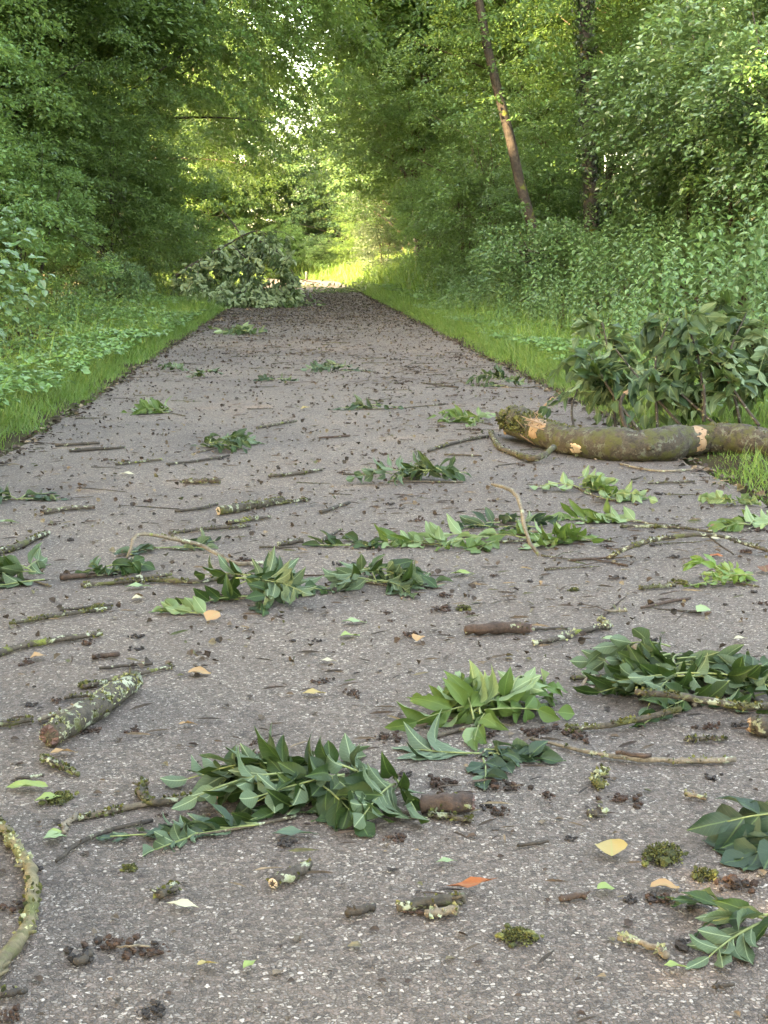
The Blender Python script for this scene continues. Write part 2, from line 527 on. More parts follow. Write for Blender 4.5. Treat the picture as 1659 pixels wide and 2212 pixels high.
# leaf templates: x across, y along (0..1), z = face normal
def T_quad(w):
    return np.array([(0, 0, 0), (w, .45, .06), (0, 1, -.05), (-w, .45, .06)]), np.array([(0, 1, 2, 3)])

def T_six(w, fold=.10, droop=.10):
    v = np.array([(0, 0, 0), (w, .28, fold), (w * .8, .65, fold - droop * .3), (0, 1, -droop), (-w * .8, .65, fold - droop * .3), (-w, .28, fold)])
    return v, np.array([(0, 1, 2, 3), (0, 3, 4, 5)])

def T_blade():
    return np.array([(-.5, 0, 0), (.5, 0, 0), (.38, .55, .06), (-.38, .55, .06), (.03, 1, .32), (-.03, 1, .32)]), np.array([(0, 1, 2, 3), (3, 2, 4, 5)])

def place(mb, tpl, pos, axis, nrm, size, width=None):
    """many copies of one leaf template"""
    V, F = tpl
    n = len(pos)
    if n == 0:
        return
    y = norm(axis)
    x = norm(np.cross(y, norm(nrm)))
    z = np.cross(x, y)
    s = np.asarray(size, float)[:, None, None]
    sx = s if width is None else np.asarray(width, float)[:, None, None]
    v = pos[:, None, :] + V[None, :, 0:1] * x[:, None, :] * sx + V[None, :, 1:2] * y[:, None, :] * s + V[None, :, 2:3] * z[:, None, :] * s
    q = (F[None] + (np.arange(n) * len(V))[:, None, None]).reshape(-1, 4)
    mb.add(v.reshape(-1, 3), q)

def rand_dir(rng, n):
    return norm(rng.normal(0, 1, (n, 3)))

# ------------------------------------------------------------------ ground and path
def build_ground():
    xs = np.concatenate([[-900, -400, -150, -60, -30], np.arange(-18, PL - .05, .6), [PL - .02, PL + .02, 0.2, PR - .02, PR + .02], np.arange(PR + .3, 22, .5), [30, 60, 150, 400, 900]])
    ys = np.concatenate([[-600, -200, -60, -20], np.arange(-8, 66, 1.0), np.arange(66, 110, 1.5), [120, 140, 180, 300, 600, 1200, 2500]])
    X, Y = np.meshgrid(xs, ys)
    Xs = X + bend(np.minimum(Y, 100))
    Z = np.where(np.abs(X) > 40, 2.5, terrain(Xs, np.minimum(Y, 100)))
    Z = np.where(Y > 100, np.maximum(Z, 0) * .5, Z)
    v = np.stack([Xs, Y, Z], -1).reshape(-1, 3)
    nx = len(xs)
    i, j = np.meshgrid(np.arange(len(ys) - 1), np.arange(nx - 1), indexing='ij')
    a = (i * nx + j).ravel()
    mb = MB()
    mb.add(v, np.stack([a, a + 1, a + nx + 1, a + nx], 1))
    tag(mb.build("ground", M['soil']), kind="structure")
    # asphalt path: slightly wandering edge, thickness at the sides
    rng = np.random.default_rng(3)
    ys = np.concatenate([np.arange(-8, 40, .12), np.arange(40, 104, .5)])
    wl_ = PL + rng.normal(0, .018, len(ys)) + .03 * np.sin(ys * .8)
    wr_ = PR + rng.normal(0, .018, len(ys)) + .03 * np.sin(ys * .7 + 1)
    b = bend(ys)
    cols = [(wl_ + .002, -.05), (wl_, 0.0), (wl_ * .5 + wr_ * .5, .012), (wr_, 0.0), (wr_ - .002, -.05)]
    v = np.stack([np.stack([c + b, ys, np.full(len(ys), z)], 1) for c, z in cols], 1).reshape(-1, 3)
    i, j = np.meshgrid(np.arange(len(ys) - 1), np.arange(4), indexing='ij')
    a = (i * 5 + j).ravel()
    mb = MB()
    mb.add(v, np.stack([a, a + 1, a + 6, a + 5], 1))
    tag(mb.build("asphalt_path", M['asphalt'], smooth_faces=False), kind="structure")

build_ground()

def PZ(x):
    """height of the cambered path"""
    m = (PL + PR) / 2
    return .012 * max(0.0, 1 - abs(x - m) / ((PR - PL) / 2))

# ------------------------------------------------------------------ trees and shrubs
def crown_mesh(name, mat, rng, centers, outdir, rad, flat, per, size, tilt, tpl, droop=.25):
    n = len(centers)
    per = np.full(n, per) if np.isscalar(per) else per
    idx = np.repeat(np.arange(n), per)
    N = len(idx)
    r = np.asarray(rad)[idx] if not np.isscalar(rad) else np.full(N, rad)
    th = rng.uniform(0, 2 * np.pi, N)
    rr = np.sqrt(rng.uniform(0, 1, N)) * r
    off = np.stack([np.cos(th) * rr, np.sin(th) * rr, rng.normal(0, 1, N) * r * flat], 1)
    o = outdir[idx]
    off[:, 2] -= droop * (off[:, 0] * o[:, 0] + off[:, 1] * o[:, 1])          # sprays hang outwards
    off[:, 2] -= .35 * rr * rr / r
    pos = centers[idx] + off
    ax = norm(np.stack([off[:, 0], off[:, 1], np.zeros(N)], 1)) * .8 + o * .5 + rng.normal(0, .45, (N, 3))
    ax[:, 2] -= .25
    nr = np.array((0, 0, 1.0)) + o * .25 + rng.normal(0, tilt, (N, 3))
    sz = np.asarray(size)[idx] if not np.isscalar(size) else np.full(N, size)
    sz = sz * rng.uniform(.6, 1.25, N)
    mb = MB()
    place(mb, tpl, pos, ax, nr, sz)
    return mb.mesh(name, mat, smooth_faces=False)

def ellipsoid_centers(rng, n, c, rad, power=.45, lump=.3):
    d = rand_dir(rng, n)
    k = rng.normal(0, 1, (7, 3)) * 1.6
    ph = rng.uniform(0, 6.28, 7)
    lum = np.sin(d @ k.T + ph).mean(1)
    r = rng.uniform(0, 1, n) ** power * (1 + lump * lum * 2)
    return np.asarray(c) + d * r[:, None] * np.asarray(rad), norm(d * np.array((1, 1, .6)))

def trunk_mesh(name, mat, rng, path, r0, r1, limbs, sides=10, rough=.03):
    mb = MB()
    p = resample(path, 14)
    tube(mb, p, (r0, r1), sides, rng, rough)
    for tgt, zf in limbs:
        k = int(np.clip(zf, 0.05, .98) * (len(p) - 1))
        a = p[k]
        mid = a * .5 + tgt * .5 + rng.normal(0, .12, 3) + np.array((0, 0, .12))
        rr = (r0 + (r1 - r0) * k / len(p)) * .38
        tube(mb, resample([a, mid, tgt], 7), (rr, max(.006, rr * .2)), 5)
    return mb.mesh(name, mat)

SIX = T_six(.34)
SIXB = T_six(.42, .08, .14)
QD = T_quad(.36)
NARROW = T_six(.20, .06, .2)

def tall_variant(seed, leafm, barkm, h=13.0, rx=3.6, low=1.4, n_low=480, n_top=150, lsize=.078, tilt=.28, keep_above=None):
    rng = np.random.default_rng(seed)
    cz = (h + low) / 2
    c, o = ellipsoid_centers(rng, n_low + n_top * 2, (0, 0, cz), (rx, rx, (h - low) / 2), .40)
    if keep_above is not None:
        m = c[:, 2] > keep_above
        c, o = c[m], o[m]
    lowm = c[:, 2] < (7.0 if keep_above is None else 10.5)
    cl, ol = c[lowm], o[lowm]
    ex, eo = ellipsoid_centers(rng, n_low, (0, 0, low + 2.4), (rx * .95, rx * .95, 2.6), .45)
    if keep_above is None:
        cl, ol = np.vstack([cl, ex]), np.vstack([ol, eo])
    ch, oh = c[~lowm], o[~lowm]
    cen = np.vstack([cl, ch]); od = np.vstack([ol, oh])
    rad = np.concatenate([rng.uniform(.22, .52, len(cl)), rng.uniform(.7, 1.1, len(ch))])
    per = np.concatenate([rng.integers(50, 110, len(cl)), np.full(len(ch), 60)])
    size = np.concatenate([np.full(len(cl), lsize), np.full(len(ch), .17)])
    cr = crown_mesh("crown", leafm, rng, cen, od, rad, .16, per, size, tilt, SIX)
    limbs = [(cen[k], (cen[k][2] - .6) / h) for k in rng.integers(0, len(cen), 46 if keep_above is None else 12)]
    path = [(0, 0, -.3), (rng.normal(0, .15), rng.normal(0, .15), h * .3), (rng.normal(0, .3), rng.normal(0, .3), h * .6), (0, 0, h * .9)]
    tr = trunk_mesh("trunk", barkm, rng, path, .17, .03, limbs)
    return tr, cr

def shrub_variant(seed, leafm, barkm, h=4.5, r=1.9, n=300, per=65, lsize=.078, tilt=.3, tpl=SIX, nst=5, low=.25, flat=.2):
    rng = np.random.default_rng(seed)
    c, o = ellipsoid_centers(rng, n, (0, 0, (h + low) / 2), (r, r, (h - low) / 2), .42, .4)
    cr = crown_mesh("foliage", leafm, rng, c, o, rng.uniform(.18, .42, n), flat, per, lsize, tilt, tpl)
    mb = MB()
    for k in range(nst):
        a = rng.uniform(0, 6.28)
        top = np.array((math.cos(a) * r * .45, math.sin(a) * r * .45, h * rng.uniform(.65, .9)))
        p = resample([(math.cos(a) * .1, math.sin(a) * .1, -.25), top * np.array((.35, .35, .45)), top], 9)
        tube(mb, p, (.035, .008), 6, rng, .04)
        for t in rng.integers(0, n, 5):
            s = p[rng.integers(3, 8)]
            tube(mb, resample([s, (s + c[t]) / 2 + np.array((0, 0, .1)), c[t]], 5), (.012, .004), 4)
    return mb.mesh("stem", barkm), cr

V = {}
V['tallA'] = tall_variant(11, M['leaf_left'], M['trunk_dark'])
V['tallB'] = tall_variant(12, M['leaf_right'], M['trunk'], 14.0, 3.8, 2.0)
V['tallC'] = tall_variant(13, M['leaf_olive'], M['trunk_dark'], 12.0, 3.2, 1.0)
V['over'] = tall_variant(17, M['leaf_left'], M['trunk_dark'], 14.0, 4.2, 1.0, 950, 160, .10, .28, keep_above=6.2)
V['farA'] = tall_variant(14, M['leaf_far'], M['trunk'], 13.0, 4.2, .8, 330, 110, .13, .36)
V['farB'] = tall_variant(15, M['leaf_olive'], M['trunk'], 11.0, 4.0, .6, 300, 100, .13, .36)
V['shrubA'] = shrub_variant(21, M['leaf_left'], M['trunk_dark'])
V['shrubB'] = shrub_variant(22, M['leaf_bush'], M['trunk_dark'], 3.8, 1.9, 330, 62, .085, .36)
V['shrubC'] = shrub_variant(23, M['leaf_olive'], M['trunk_dark'], 5.2, 2.1, 360, 70, .068)
V['bushA'] = shrub_variant(24, M['leaf_bush'], M['trunk_dark'], 2.2, 1.3, 150, 65, .08, .5)
V['bushB'] = shrub_variant(25, M['nettle'], M['trunk_dark'], 1.7, 1.2, 130, 60, .075, .5)
V['willow'] = shrub_variant(26, M['leaf_grey'], M['trunk'], 5.0, 1.7, 220, 75, .12, .6, NARROW)
V['shrubR'] = shrub_variant(27, M['leaf_right'], M['trunk'], 5.0, 2.1, 360, 66, .075, .34)

def plant(kind, name, x, y, s, rot, label, cat, group, z=None, sz=None):
    tr, cr = V[kind]
    z = float(terrain(x, y)) if z is None else z
    t = thing(name, (x, y, z - .02), label, cat, group, rot)
    t.scale = (s, s, s if sz is None else sz)
    link(tr.name.split('.')[0], tr, t)
    if x < 0 and y < 60: cr = open_gaps(t, cr)
    link(cr.name.split('.')[0], cr, t)
    return t

FLECKS = [(Dp(1097, 275, 24.0), .36), (Dp(1108, 262, 23.8), .25), (Dp(1612, 90, 14.0), .5), (Dp(690, 300, 80.0), 1.5)]

def open_gaps(t, me):
    """leave out the leaves that stand in the few gaps the sun shines through"""
    mw = np.array(Matrix.LocRotScale(t.location, t.rotation_euler, t.scale))
    n = len(me.vertices)
    co = np.empty(n * 3, np.float32); me.vertices.foreach_get("co", co)
    co = co.reshape(-1, 6, 3)
    w = co.mean(1) @ mw[:3, :3].T + mw[:3, 3]
    keep = np.ones(len(w), bool)
    sv = np.array(sun_vec)
    for p, r in FLECKS:
        d = w - p
        a = d @ sv
        keep &= ~((np.linalg.norm(d - a[:, None] * sv, axis=1) < r) & (a > .6))
    if keep.all(): return me
    mb = MB()
    c = co[keep]
    k = len(c)
    mb.add(c.reshape(-1, 3), (SIX[1][None] + (np.arange(k) * 6)[:, None, None]).reshape(-1, 4))
    return mb.mesh(me.name, me.materials[0], smooth_faces=False)

# left of the path: tall wood, most of it above and outside the frame, throws the shade on the path
LG = "tall trees of the wood left of the path"
for x, y, s, k in ((-7.2, -15, 1.05, 'tallA'), (-8.2, -8, 1.1, 'tallC'), (-7.0, -1, 1.1, 'tallA'), (-8.6, 6, 1.1, 'tallA'), (-13, -11, 1.4, 'tallA'), (-13, -2, 1.4, 'tallC'), (-13.5, 7, 1.4, 'tallA'), (-13, 16, 1.4, 'tallA'), (-13, 25, 1.4, 'tallC'), (-14, 34, 1.4, 'tallA'), (-10.8, 29, 1.3, 'tallA'), (-11, 37, 1.2, 'tallA')):  # all out of view; back row enlarged, last pair added to block more sun
    plant(k, "deciduous_tree", x, y, s, (x * 7 + y) % 6.28, "tall green tree in the shaded wood left of the path, out of view", "tree", LG)
for x, y, s, k, rot, lab in (
        (-6.6, 16.5, 1.0, 'tallA', .4, "tall blue green tree spreading over the upper left corner above the hazel shrub"),
        (-6.6, 23.5, 1.0, 'tallA', 2.1, "dark leafy tree behind the ground elder, left of the yellowish tree"),
        (-6.3, 30.0, .95, 'tallC', 1.2, "yellowish olive tree bulging from the left wood toward the fallen crown"),
        (-6.8, 37.0, 1.0, 'tallA', 4.0, "shaded green tree rising behind the fallen leafy crown on the left"),
        (-5.3, 35.5, .92, 'tallC', .3, "dense olive tree edging the path above the fallen leafy crown"),
        (-9.5, 43.0, 1.05, 'tallC', 3.0, "olive green tree at the far end of the left wood")):
    plant(k, "deciduous_tree", x, y, s, rot, lab, "tree", LG)
for x, y, s, k, rot, lab in (
        (-4.9, 19.0, .75, 'shrubA', .3, "dark shaded shrub above the ground elder at the left edge"),
        (-4.5, 24.5, .62, 'shrubA', 1.7, "low dark green shrub at the left verge beyond the ground elder"),
        (-3.6, 28.0, .50, 'bushA', 2.9, "small rounded green bush left of the fallen crown"),
        (-4.2, 32.5, .85, 'shrubC', 2.2, "olive shrub overhanging the verge behind the fallen crown"),
        (-4.0, 38.5, .85, 'shrubA', .8, "green shrub beyond the fallen crown on the left verge"),
        (-5.4, 46.5, .6, 'shrubB', 1.1, "low far shrub at the sunny gap left of the path")):
    plant(k, "shrub", x, y, s * 1.15, rot, lab, "shrub", "shrubs along the left verge")

for x, y, s, k, rot, lab in (
        (-7.2, 41.0, 1.05, 'over', .9, "dark tree whose boughs hang right over the path below the white sky gap"),
        (-8.2, 44.5, 1.15, 'over', 2.9, "tall green tree behind the overhanging dark tree on the left"),
        (-8.2, 53.0, 1.0, 'over', 4.0, "leafy tree whose high boughs close the top of the arch from the left"),
        (-9.5, 77.5, 1.0, 'farA', 2.2, "unseen tall tree added beyond the left wood to shade the bushes at the bend"),  # added out of sight to keep the sun off the low bushes
        (-12.0, 104.0, 1.6, 'farA', 5.0, "tall pale tree at the far left beyond the left wood")):
    t_ = plant(k, "deciduous_tree", x, y, s, rot, lab, "tree", LG)
    if y in (41.0, 53.0): t_.rotation_euler = (0, R({41.0: 30, 53.0: 30}[y]), 0)
# near hazel branch mass hanging in from the left edge
def hazel():
    rng = np.random.default_rng(41)
    c0 = np.array((-3.35, 13.6, 0.0))
    t = thing("hazel_shrub", (c0[0], c0[1], float(terrain(c0[0], c0[1]))), "near hazel shrub with large rounded pale leaves at the left edge", "shrub")
    n = 120
    cen, od = ellipsoid_centers(rng, n, (0, 0, 1.15), (1.0, 1.1, 1.1), .6, .5)
    me = crown_mesh("foliage", M['leaf_bush'], rng, cen, od, rng.uniform(.22, .40, n), .08, 24, .088, .26, SIXB, .35)
    link("foliage", me, t)
    mb = MB()
    for k in range(9):
        tgt = cen[rng.integers(0, n)]
        tube(mb, resample([(rng.normal(0, .06), rng.normal(0, .06), -.1), tgt * np.array((.3, .3, .55)), tgt], 8), (.022, .005), 6, rng, .03)
    mb.build("stem", M['trunk_dark'], t)
hazel()

# right: the leaning tree whose trunk shows, the ivy trunk, trees and shrubs on the bank
def leaning_tree():
    rng = np.random.default_rng(51)
    pts = [Dp(1158, 520, 24.0), Dp(1132, 440, 24.0), Dp(1112, 340, 24.0), Dp(1085, 230, 24.0), Dp(1060, 140, 24.0), Dp(1038, 20, 24.0), Dp(1015, -110, 24.2), Dp(990, -300, 24.6), Dp(960, -560, 25)]
    base = pts[0].copy()
    base[2] = float(terrain(base[0], base[1])) - .2
    t = thing("leaning_tree", base, "slender tree with bare reddish trunk leaning left above the nettle bank", "tree")
    loc = [np.zeros(3)] + [p - base for p in pts]
    top = loc[-1]
    cen, od = ellipsoid_centers(rng, 260, top + np.array((0, 0, -1.2)), (3.6, 3.2, 3.8), .45)
    keep = cen[:, 2] > 4.2
    cen, od = cen[keep], od[keep]
    # thin low sprays beside the trunk
    side = np.array([(-.9, .3, 3.6), (-1.3, .1, 3.2), (-.6, .5, 2.9), (.7, .4, 3.4), (1.1, .2, 3.0), (.6, .6, 2.2), (-1.5, .5, 3.9), (-1.1, .7, 2.4), (.30, .05, 2.55), (1.3, .6, 2.5), (-.1, -.45, 3.6), (-.45, -.5, 4.3), (.25, -.4, 1.25), (-.2, -.45, 1.0), (.35, -.5, .8), (-.75, -.4, 4.7), (-1.3, -.3, 4.5), (-.2, -.5, 4.9)])
    cen = np.vstack([cen, side]); od = np.vstack([od, norm(side * np.array((1, 1, .1)))])
    tp = resample(loc, 60)
    for hz, dx in ((.9, .1), (1.15, -.15), (1.45, .12), (1.75, -.2), (3.1, .2), (3.5, -.15), (3.9, .1), (4.3, -.1), (4.7, .15), (5.0, -.1)):
        p = tp[int(np.argmin(abs(tp[:, 2] - hz)))] + np.array((dx, -.4, 0))
        cen = np.vstack([cen, p]); od = np.vstack([od, (dx, -.9, 0)])
    me = crown_mesh("crown", M['leaf_right'], rng, cen, od, np.concatenate([rng.uniform(.35, .75, len(cen) - 10), rng.uniform(.18, .28, 10)]), .16, np.concatenate([np.full(len(cen) - 10, 85), np.full(10, 40)]), .08, .4, SIX)
    limbs = [(cen[k], min(.95, max(.3, (cen[k][2] - .5) / top[2]))) for k in rng.integers(0, len(cen) - 30, 40) if cen[k][2] > 5.6]
    tr = trunk_mesh("trunk", bark_mat("reddish_trunk_bark", (.056, .045, .035), (.022, .018, .014), .2, 0, .35), rng, loc, .095, .048, limbs, 12, .04)
    link("trunk", tr, t)
    link("crown", me, t)
leaning_tree()

def ivy_tree():
    rng = np.random.default_rng(52)
    y = 26.0
    pts = [Dp(1278, 500, y), Dp(1272, 300, y), Dp(1268, 150, y), Dp(1262, 0, y), Dp(1258, -250, y), Dp(1250, -500, y)]
    base = pts[0].copy(); base[2] = float(terrain(base[0], base[1])) - .2
    t = thing("ivy_tree", base, "dark straight ivy clad trunk standing right of the leaning trunk", "tree")
    loc = [np.zeros(3)] + [p - base for p in pts]
    cen, od = ellipsoid_centers(rng, 200, loc[-1], (3.2, 3.0, 3.2), .45)
    me = crown_mesh("crown", M['leaf_right'], rng, cen, od, rng.uniform(.4, .8, len(cen)), .16, 80, .085, .4, SIX)
    tr = trunk_mesh("trunk", M['trunk_dark'], rng, loc, .15, .09, [(cen[k], .9) for k in rng.integers(0, len(cen), 12)], 12, .04)
    link("trunk", tr, t); link("crown", me, t)
    N = 2600
    s = rng.uniform(0, 1, N)
    P = resample(loc, 60)
    q = P[(s * 59).astype(int)] + rng.normal(0, .03, (N, 3))
    d = rand_dir(rng, N) * np.array((1, 1, .15)); d = norm(d)
    mb = MB()
    place(mb, SIXB, q + d * rng.uniform(.13, .2, N)[:, None], np.array((0, 0, -1.0)) + rng.normal(0, .3, (N, 3)), d + rng.normal(0, .2, (N, 3)), rng.uniform(.05, .09, N))
    mb.build("ivy", leaf_mat("ivy_leaf", [(.012, .026, .010), (.020, .040, .014)], None, .1), t, smooth_faces=False)
ivy_tree()

RG = "trees on the bank right of the path"
for x, y, s, k, rot, lab in (
        (7.6, 31.0, .95, 'tallB', 1.0, "leafy tree behind the ivy clad trunk on the bank"),
        (9.6, 24.0, 1.0, 'tallB', 2.6, "green tree filling the upper right corner above the glossy shrubs"),
        (6.0, 37.0, .95, 'tallB', 3.9, "bright green tree on the bank just left of the leaning trunk"),
        (8.6, 41.0, 1.0, 'tallA', 1.7, "green tree filling the gap behind the ivy clad trunk"),
        (10.5, 39.0, 1.1, 'tallA', 5.1, "darker tree seen between the leaning trunk and the ivy clad trunk"),
        (4.0, 47.0, 1.05, 'tallB', .4, "light green tree whose crown hangs over the middle of the view"),
        (9.0, 52.0, 1.1, 'tallB', 1.9, "tall tree on the bank behind the light green overhanging crown"),
        (4.6, 57.0, 1.15, 'tallB', 2.7, "sunlit tree at the far right side of the path"),
        (6.0, 70.0, 1.25, 'farA', 4.4, "sunlit tree above the bend on the right"),
        (14.0, 30.0, 1.15, 'tallB', 3.3, "tall tree at the back of the bank near the right edge"),
        (13.5, 16.5, 1.0, 'tallB', .9, "tall tree on the bank outside the upper right corner")):
    plant(k, "deciduous_tree", x, y, s, rot, lab, "tree", RG)
for x, y, s, k, rot, lab in (
        (5.3, 15.2, .80, 'shrubB', .2, "glossy dark shrub on the bank at the right edge, nearest of the bank shrubs"),
        (5.6, 18.0, .95, 'shrubB', 1.6, "glossy shrub on the bank behind the nearest one"),
        (6.9, 17.0, 1.1, 'shrubR', 4.6, "yellow green shrub high at the right edge of the picture"),
        (5.9, 21.2, 1.0, 'shrubB', 2.6, "tall blue green shrub below the ivy clad trunk"),
        (8.3, 21.0, 1.2, 'shrubR', .6, "loose shrub above the blue green shrubs near the right edge"),
        (6.9, 25.0, .95, 'shrubR', 3.7, "green shrub at the foot of the ivy clad trunk"),
        (3.85, 22.6, .8, 'bushB', 1.2, "low bush hiding the foot of the leaning trunk"),
        (4.7, 28.5, .60, 'shrubR', 5.2, "shrub left of the leaning trunk foot"),
        (6.3, 30.0, 1.0, 'shrubR', 3.1, "shrub seen just right of the ivy clad trunk"),
        (4.5, 32.5, .80, 'shrubR', .9, "shrub on the bank further along behind the leaning trunk"),
        (4.3, 37.5, .85, 'shrubR', 2.4, "rounded shrub at the bank edge halfway along the path"),
        (4.6, 43.0, .9, 'shrubA', 4.2, "shaded shrub at the bank edge beyond the rounded one"),
        (4.4, 50.0, .9, 'shrubR', 5.7, "far green shrub on the bank before the pale willow"),
        (3.5, 60.0, .8, 'willow', 1.0, "pale grey green willow shrub by the far bend")):
    plant(k, "shrub", x, y, s, rot, lab, "shrub", "shrubs on the bank right of the path")

# far end: trees behind the bend
FG = "trees closing the view behind the bend"
far = [(-10.5, 87, .8, 'farA', "rounded green tree behind the sunny gap at the far left"), (-5.6, 88, 1.5, 'farB', "olive tree closing the path at the bend"), (-.6, 92, .74, 'farA', "low tree under the gap of white sky"),
       (3.6, 86, 1.15, 'farA', "bright green tree right of the sky gap"), (8.0, 88, 1.5, 'farA', "tall tree behind the pale willow"), (-15, 86, .9, 'farA', "tall far tree rising over the olive tree on the left"),
       (11, 84, 1.15, 'farB', "far olive tree behind the bank trees"), (-17, 92, 1.2, 'farB', "far tree behind the left wood"), (.9, 104, .92, 'farB', "yellow sunlit treetop just below the sky gap"),
       (-7, 106, 1.7, 'farA', "far treetop left of the sky gap"), (6.5, 108, 1.7, 'farB', "far treetop right of the sky gap"), (15, 98, 1.6, 'farA', "farthest tree behind the right bank"), (-15, 112, 1.8, 'farA', "farthest tree behind the left wood")]
for k_, (x, y, s, k, lab) in enumerate(far):
    plant(k, "deciduous_tree", x, y, s, k_ * 1.3, lab, "tree", FG, z=0.0)
for x, y, s, k, lab in ((-3.6, 79, .75, 'shrubA', "dark shrub at the outer edge of the bend"), (-1.0, 81.5, .8, 'shrubA', "dark shrub in the middle of the bend"), (1.2, 80, .7, 'shrubB', "green shrub at the right of the bend"),
                        (3.4, 78.5, .8, 'shrubC', "olive shrub beside the far log"), (-6.5, 80, .9, 'shrubB', "green shrub left of the dark shrubs at the bend"), (-9.5, 79, .7, 'shrubA', "far shrub behind the fallen crown")):
    plant(k, "shrub", x, y, s, x, lab, "shrub", "shrubs round the outer side of the bend", z=0.0)

# ------------------------------------------------------------------ undergrowth
def in_view(x, y, m=1.2):
    return (x > -0.212 * y - m) & (x < 0.329 * y + m)

def grass():
    rng = np.random.default_rng(61)
    mb = MB()
    for side in (-1, 1):
        for (y0, y1, dens, hh, ww, wid) in ((.5, 4, 900, .11, .006, 1.2), (4, 13, 2600, .11, .005, 1.1 if side < 0 else 1.35), (13, 26, 1500, .13, .007, 1.3), (26, 48, 700, .15, .012, 1.6), (48, 92, 260, .22, .022, 1.8)):
            n = int((y1 - y0) * wid * dens)
            y = rng.uniform(y0, y1, n)
            d = rng.uniform(-.03, 1, n) ** 1.0 * wid
            d = np.abs(d) * rng.choice([1, 1, 1, 1, .25], n) - .04
            x = (PR + d if side > 0 else PL - d) + bend(y)
            k = in_view(x, y, .8) | ((y < 7) & (np.abs(x) < 4))
            x, y, d = x[k], y[k], d[k]
            n = len(x)
            edge = .10 * np.sin(y * 2.3) * np.sin(y * .9 + 2) + .06 * np.sin(y * 7.1)
            k = rng.uniform(0, 1, n) < smooth(-.03, .13, d + edge + rng.normal(0, .05, n)) * (.55 + .45 * np.sin(x * 4 + y * 1.7) ** 2)
            x, y, d = x[k], y[k], d[k]
            n = len(x)
            under = (x > PR - .1) & (x < 4) & (y > 6.35) & (y < 7.2)
            z = terrain(x, y) - .01
            lean = rng.normal(0, .45, (n, 3)); lean[:, 2] = 1
            tuft = .75 + .5 * np.sin(x * 5 + 2 * np.sin(y * 3.1)) * np.sin(y * 4.3)
            h = hh * rng.uniform(.4, 1.25, n) * np.where(rng.uniform(0, 1, n) < .06, 1.9, 1) * (.45 + .75 * smooth(0, .35, d)) * (.7 + .5 * tuft) * np.where(under, .30, 1.0)
            place(mb, T_blade(), np.stack([x, y, z], 1), lean, rand_dir(rng, n) * np.array((1, 1, .2)), h, np.full(n, ww))
    tag(mb.build("grass", M['grass'], smooth_faces=False), "short green grass along both edges of the path", "grass", kind="stuff")
grass()

def ground_cover():
    rng = np.random.default_rng(62)
    mb = MB()
    def area(n, xf, y0, y1, h0, h1, size):
        y = rng.uniform(y0, y1, n)
        x = xf(rng.uniform(0, 1, n), y)
        k = in_view(x, y, .8)
        x, y = x[k], y[k]
        patch = np.sin(x * 2.1 + 1.3 * np.sin(y * .7)) * np.sin(y * 1.1 + x) * .5 + .5
        k = rng.uniform(0, 1, len(x)) < .22 + .9 * patch * (.6 + .4 * np.sin(x * 6 + y * 3.3))
        x, y, patch = x[k], y[k], patch[k]
        z = terrain(x, y) + h0 + (h1 - h0) * (.25 * rng.uniform(0, 1, len(x)) + .75 * patch)
        n = len(x)
        a0 = rng.uniform(0, 6.28, n)
        for da in (-1.0, 0, 1.0):
            a = a0 + da
            ax = np.stack([np.cos(a), np.sin(a), rng.normal(-.12, .15, n)], 1)
            place(mb, SIXB, np.stack([x, y, z], 1), ax, np.array((0, 0, 1.0)) + rng.normal(0, .30, (n, 3)), size * rng.uniform(.4, 1.35, n))
    area(17000, lambda t, y: PL - .12 - t ** 1.2 * 3.3, 5, 24, .08, .24, .055)
    area(3500, lambda t, y: PL - .7 - t * 3.4, 22, 45, .12, .32, .075)
    area(5600, lambda t, y: PR + .25 + t ** 1.2 * 1.6, 7.5, 28, .05, .20, .045)
    area(3200, lambda t, y: PR + .5 + t * 1.3, 26, 48, .10, .28, .070)
    tag(mb.build("ground_cover", M['elder'], smooth_faces=False), "light green ground elder covering both verges behind the grass", "ground cover", kind="stuff")
ground_cover()

def nettle_parts(seed, h):
    rng = np.random.default_rng(seed)
    bendv = rng.normal(0, .10, 2)
    nn = int(h / .062)
    t = np.linspace(.12, 1, nn)
    st = np.stack([bendv[0] * t ** 2, bendv[1] * t ** 2, t * h], 1)
    mb = MB()
    tube(mb, resample(np.vstack([[0, 0, -.05], st]), 8), (.006, .002), 5)
    pos, ax, nr, sz = [], [], [], []
    for k in range(nn):
        a0 = k * 1.57 + rng.normal(0, .3)
        for s in (0, math.pi):
            if rng.uniform() < .08: continue
            a = a0 + s
            d = np.array((math.cos(a), math.sin(a), -.25 - .35 * (1 - t[k]) + rng.normal(0, .18)))
            pos.append(st[k] + d * .022); ax.append(d)
            nr.append(np.array((math.cos(a) * .35, math.sin(a) * .35, 1)) + rng.normal(0, .18, 3))
            sz.append(.105 * min(1, .35 + 2.2 * (1 - t[k])) * rng.uniform(.8, 1.2))
    return mb, (np.array(pos), np.array(ax), np.array(nr), np.array(sz))

NT = T_six(.30, .07, .22)
protos = [nettle_parts(70 + k, h) for k, h in enumerate((.95, 1.15, .8, 1.05, .7, 1.25))]

